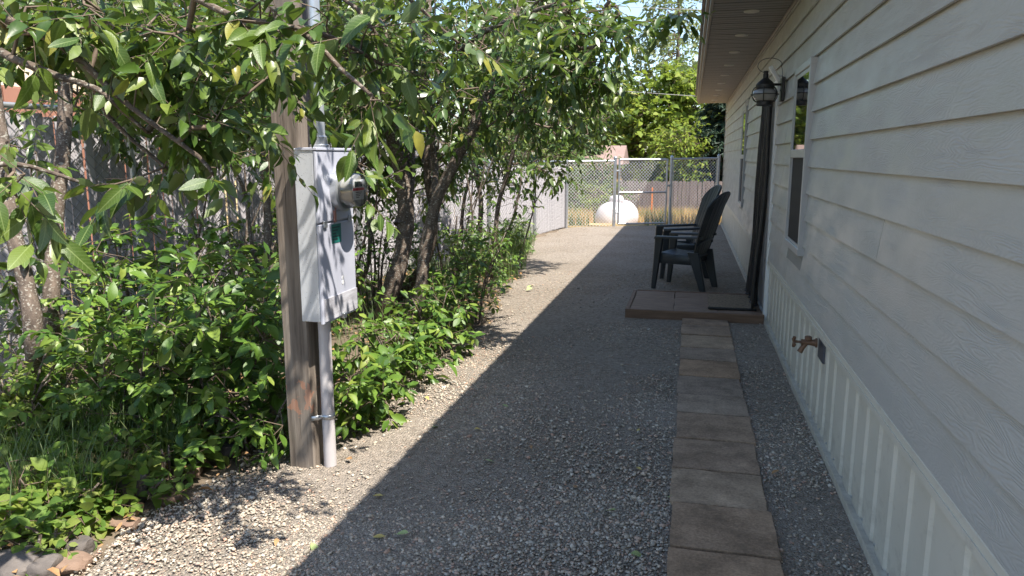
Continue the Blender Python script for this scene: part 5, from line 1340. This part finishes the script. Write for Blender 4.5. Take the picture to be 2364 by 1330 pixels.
blades('green_field_grass', 'green patches of tall grass in the field beyond the gate', 'grass_green', P[nzv >= .26], .16, .50, .6, .008, 8)

# dead leaves in the bed
n = 1600; P = np.c_[rg.uniform(-4.2, -1.8, n), rg.uniform(1.8, 9, n), np.zeros(n)]; P = P[(P[:, 0] < edge_x(P[:, 1]) + .04) & (P[:, 0] > fence_x(P[:, 1]))]
P[:, 2] = .03 + .03 * rg.random(len(P)); a = rg.uniform(0, 6.28, len(P))
V, T = merged_leaves(P, np.c_[np.cos(a), np.sin(a), rg.normal(0, .25, len(P))], np.c_[rg.normal(0, .3, (len(P), 2)), np.ones(len(P))], rg.uniform(.03, .07, len(P)), low_bases('oval'), rg.integers(0, 3, len(P)))
tag(link('leaf_litter', arr_mesh('leaf_litter', V, T, 'dead_leaf', True)), 'dead brown leaves littering the soil of the bed', 'leaf litter', kind='stuff')

# fallen leaves on the gravel
LF = {k: leaf_mesh('oval', k) for k in ('yellow_leaf', 'pale_green_leaf', 'dead_leaf')}
for (px, py, mt2, s) in [(1225, 1038, 'dead_leaf', .035), (1120, 1070, 'pale_green_leaf', .05), (720, 1265, 'pale_green_leaf', .07), (890, 1250, 'yellow_leaf', .05), (915, 1245, 'pale_green_leaf', .06), (880, 972, 'pale_green_leaf', .07), (1000, 995, 'pale_green_leaf', .05), (1400, 1190, 'pale_green_leaf', .05), (1455, 1290, 'pale_green_leaf', .05), (1480, 1095, 'yellow_leaf', .04),
                          (1475, 998, 'yellow_leaf', .035), (1160, 942, 'pale_green_leaf', .04), (930, 935, 'dead_leaf', .06), (1440, 848, 'dead_leaf', .07), (980, 925, 'yellow_leaf', .05), (1095, 1000, 'yellow_leaf', .04), (800, 1068, 'dead_leaf', .05), (885, 1155, 'yellow_leaf', .05), (1540, 1158, 'pale_green_leaf', .05), (1780, 1105, 'dead_leaf', .05), (1230, 665, 'pale_green_leaf', .10), (1215, 675, 'pale_green_leaf', .09), (1330, 1130, 'dead_leaf', .04), (1770, 1185, 'dead_leaf', .03), (640, 1255, 'dead_leaf', .04)]:
    g = onground(px, py); o = link('fallen_leaf', random.choice(LF[mt2])); o.location = (g[0], g[1], .022); o.scale = (s, s, s); o.rotation_euler = (random.uniform(-.3, .3), random.uniform(-.3, .3), random.uniform(0, 6.28))
    tag(o, {'yellow_leaf': 'small yellowed leaf fallen on the gravel', 'pale_green_leaf': 'pale green leaf fallen on the gravel', 'dead_leaf': 'small curled brown leaf fallen on the gravel'}[mt2], 'leaf', {'yellow_leaf': 'yellowed leaves fallen on the gravel', 'pale_green_leaf': 'pale green leaves fallen on the gravel', 'dead_leaf': 'brown leaves fallen on the gravel'}[mt2])

# border stones
def rock(px, py, sx, sy, sz, mat, label, seed, rz=0, sink=.35):
    g = onground(px, py); bm = bmesh.new(); bmesh.ops.create_icosphere(bm, subdivisions=3, radius=1)
    for v in bm.verts:
        p = v.co.copy(); k = 1 + .28 * mnoise.noise(p * 1.3 + Vector((seed * 5.1, 0, 0))) + .10 * mnoise.noise(p * 3.5 + Vector((seed, 3, 0))); q = p * k
        q.x = max(-.8, min(.8, q.x)); q.z = max(-.75, min(.72, q.z)); v.co = (q.x * sx, q.y * sy, q.z * sz)
    me = bpy.data.meshes.new('rock'); bm.to_mesh(me); bm.free(); me.shade_smooth(); me.set_sharp_from_angle(angle=math.radians(40)); me.materials.append(MATS[mat])
    o = link('rock', me); o.location = (g[0], g[1], sz * (1 - sink) - .01); o.rotation_euler = (0, 0, rz); tag(o, label, 'rock')
rock(310, 1150, .075, .11, .085, 'rock_grey', 'dark grey boulder in the herbs at the gravel border', 1, .4)
rock(25, 1325, .13, .10, .06, 'rock_grey', 'large dark flat stone at the corner of the bed', 2, .2)
rock(105, 1325, .06, .06, .05, 'rock_grey', 'rounded grey-brown cobble beside the large dark flat stone', 3)
rock(160, 1310, .09, .06, .035, 'rock_brown', 'reddish brown slab behind the rounded cobble', 4, .3)
rock(185, 1275, .05, .05, .045, 'rock_grey', 'dark cobble wedged at the gravel edge behind the reddish slab', 5)
rock(290, 1212, .075, .045, .03, 'rock_brown', 'orange-brown border stone under trailing herbs', 6, .1)
rock(820, 962, .09, .07, .03, 'rock_pink', 'smooth pinkish stone half buried beside the pale conduit', 7, .3, .5)
rock(395, 1160, .05, .045, .035, 'rock_brown', 'small brown stone between herb and gravel', 8)
rock(520, 1050, .08, .06, .05, 'rock_grey', 'grey stone in the shade under the low dark plant', 9)
rock(440, 1095, .06, .05, .035, 'rock_brown', 'flat brown stone at the edge of the shaded bed', 10)

# ------------------------------------------------------------------ trees beyond the fence and the gate
def far_tree(name, label, x, y, zb, h, rx, rz_, n, leaf, mat, seed, kind='ovate', trunk_r=.16, crown0=.25, group=None, per=7, spray=.5):
    rg = random.Random(seed); stems = [([(x, y, zb - .1), (x + rg.uniform(-.2, .2), y, zb + h * .3), (x + rg.uniform(-.4, .4), y, zb + h * .65), (x, y, zb + h * .92)], trunk_r, .03)]
    bl = []
    for k in range(9):
        a = rg.uniform(0, 6.28); q = rg.uniform(.25, .75); cz = zb + h * (crown0 + (1 - crown0) * rg.uniform(.12, .92)); f_ = 1 - .55 * abs((cz - zb) / h - .5)
        bl.append(((x + rx * q * math.cos(a) * f_, y + rx * q * math.sin(a) * f_, cz), (rx * .5, rx * .5, rz_ * .32), n // 9))
    return grow(name, label, 'tree', (x, y, zb), stems, bl, leaf, kind, mat, 0, per=per, spray=spray, droop=.3, hang=.3, rngseed=200 + seed, twigr=.006, minz=zb + .3, group=group)
far_tree('maple_tree', 'rounded lime-green maple beyond the board fence', -1.7, 35, -.8, 6.0, 2.2, 3.2, 900, .24, 'leaf_lime', 1, 'maple')
far_tree('birch_tree', 'tall airy tree against the blue sky above the lime-green maple', -1.3, 44, -.8, 14.5, 2.8, 7.5, 520, .28, 'leaf_pale', 2, 'ovate', .2, .3)
far_tree('shade_tree', 'tall full green tree above the gate, beside the airy sky tree', -7.0, 33, -.8, 11, 3.0, 6.0, 900, .26, 'leaf_far', 3)
far_tree('bushy_tree', 'mixed pale green bushy tree behind the shed', -3.7, 38, -.8, 6.0, 2.2, 3.0, 800, .24, 'leaf_pale', 4, crown0=.1)
far_tree('bushy_tree', 'dark green bushy tree behind the board fence near the house corner', 1.3, 33, -.8, 4.6, 1.9, 2.4, 700, .22, 'leaf_far', 5, crown0=.08)
far_tree('bushy_tree', 'yellow-flecked bushy tree in front of the lime-green maple', -.6, 31, -.8, 3.6, 1.5, 1.9, 500, .2, 'leaf_lime', 6, crown0=.1)
far_tree('bushy_tree', 'green leafy tree filling the gap between the maple and the dark spruce', .4, 37, -.8, 7.4, 2.0, 4.0, 800, .24, 'leaf_far', 19, crown0=.1)
far_tree('field_shrub', 'big loose green shrub behind the short chain-link panel', -4.0, 22.5, -.5, 2.3, 1.0, 1.4, 330, .12, 'leaf_far', 7, crown0=.05, trunk_r=.06, spray=.3)
far_tree('field_shrub', 'yellow-green shrub leaning over the propane tank', -2.6, 21.6, -.5, 1.15, .6, .8, 130, .09, 'leaf_lime', 8, crown0=.05, trunk_r=.03, spray=.2)
far_tree('field_shrub', 'dark shrub in front of the board fence by the shed', -3.2, 27.0, -.7, 2.2, .9, 1.3, 260, .13, 'leaf_far', 18, crown0=.05, trunk_r=.06, spray=.3)
far_tree('backdrop_tree', 'broad green tree behind the slatted fence near the gate', -6.4, 17.0, -.1, 6.5, 2.3, 3.6, 900, .15, 'leaf_far', 9)
far_tree('backdrop_tree', 'broad green tree behind the slatted fence at its middle', -7.4, 12.3, -.1, 6.3, 2.3, 3.6, 900, .13, 'leaf_far', 10)
far_tree('backdrop_tree', 'broad green tree behind the fence beside the neighbouring house', -6.3, 10.3, -.1, 5.6, 1.7, 3.0, 700, .11, 'leaf_far', 11)
far_tree('backdrop_tree', 'green tree behind the fence between the house corner tree and the gate', -5.6, 22.5, -.5, 6.0, 2.0, 3.4, 700, .17, 'leaf_far', 12)
far_tree('backdrop_tree', 'tall dark tree standing far behind the middle of the slatted fence', -12.5, 19, -.2, 10.5, 3.6, 6, 900, .24, 'leaf_far', 13)
far_tree('backdrop_tree', 'tall dark tree standing far behind the fence and the shrubs', -13.5, 30, -.6, 11, 4, 6.5, 900, .3, 'leaf_far', 14)
far_tree('backdrop_tree', 'wide tree filling the skyline past the shed', -9.5, 41, -.8, 9, 4, 5.5, 900, .32, 'leaf_far', 15)
far_tree('backdrop_tree', 'wide tree on the skyline behind the dark spruce', 4.2, 44, -.8, 8, 3.6, 5, 800, .32, 'leaf_far', 16)

def conifer(label, x, y, zb, h, r, mat, seed, nb=240, droopk=.35, nl=.14):
    rg = np.random.default_rng(300 + seed); t = thing('conifer', (x, y, zb), label, 'tree')
    stem_tube('trunk', [(x, y, zb - .1), (x, y, zb + h * .5), (x, y, zb + h)], .02 * h + .04, .012, 'bark', t)
    A = []; B = []; P = []; D = []
    for k in range(nb):
        f_ = rg.random() ** .8; z = zb + h * (.06 + .92 * f_); L = r * (1 - f_) ** .8 * rg.uniform(.65, 1.1) + .08; a = rg.uniform(0, 6.28); d = np.array([math.cos(a), math.sin(a), 0])
        prev = np.array([x, y, z])
        for s in range(1, 7):
            u = s / 6; p = np.array([x, y, z]) + d * L * u + np.array([0, 0, L * (.18 * u - droopk * u * u)]); A.append(prev); B.append(p)
            for q in range(int(7 + 5 * (L > .6))):
                sd_ = rg.choice([-1, 1]); w = np.array([-d[1], d[0], 0]) * sd_; P.append(prev + (p - prev) * rg.random()); D.append(d * .7 + w * rg.uniform(.3, 1.1) + np.array([0, 0, rg.uniform(-.7, .15)]))
            prev = p
    V, F = prisms(A, B, np.full(len(A), .010), np.full(len(A), .008), 3); tag(link('branches', arr_mesh('branches', V, F, 'bark', True), t), kind='stuff')
    n = len(P); V, T = merged_leaves(np.array(P), np.array(D), np.c_[rg.normal(0, .4, (n, 2)), np.ones(n)], rg.uniform(.7, 1.4, n) * nl, [leaf_base(.30, .4, .2, .2)], np.zeros(n, int))
    tag(link('foliage', arr_mesh('foliage', V, T, mat, True), t), kind='stuff')
conifer('dark spruce standing behind the board fence at the house corner', 1.3, 31.5, -.8, 6.6, 2.0, 'needle_dark', 1, 480, nl=.22)
conifer('light feathery conifer behind the gate, above the shed roof', -4.6, 30, -.8, 6.4, 1.8, 'needle_light', 2, 330, nl=.2)
conifer('second dark spruce further back beside the wide skyline tree', 2.9, 37, -.8, 8.0, 1.8, 'needle_dark', 3, 330, nl=.24)
conifer('short dark conifer in the shade behind the short chain-link panel', -4.9, 26, -.7, 3.2, 1.2, 'needle_dark', 4, 260, nl=.16)
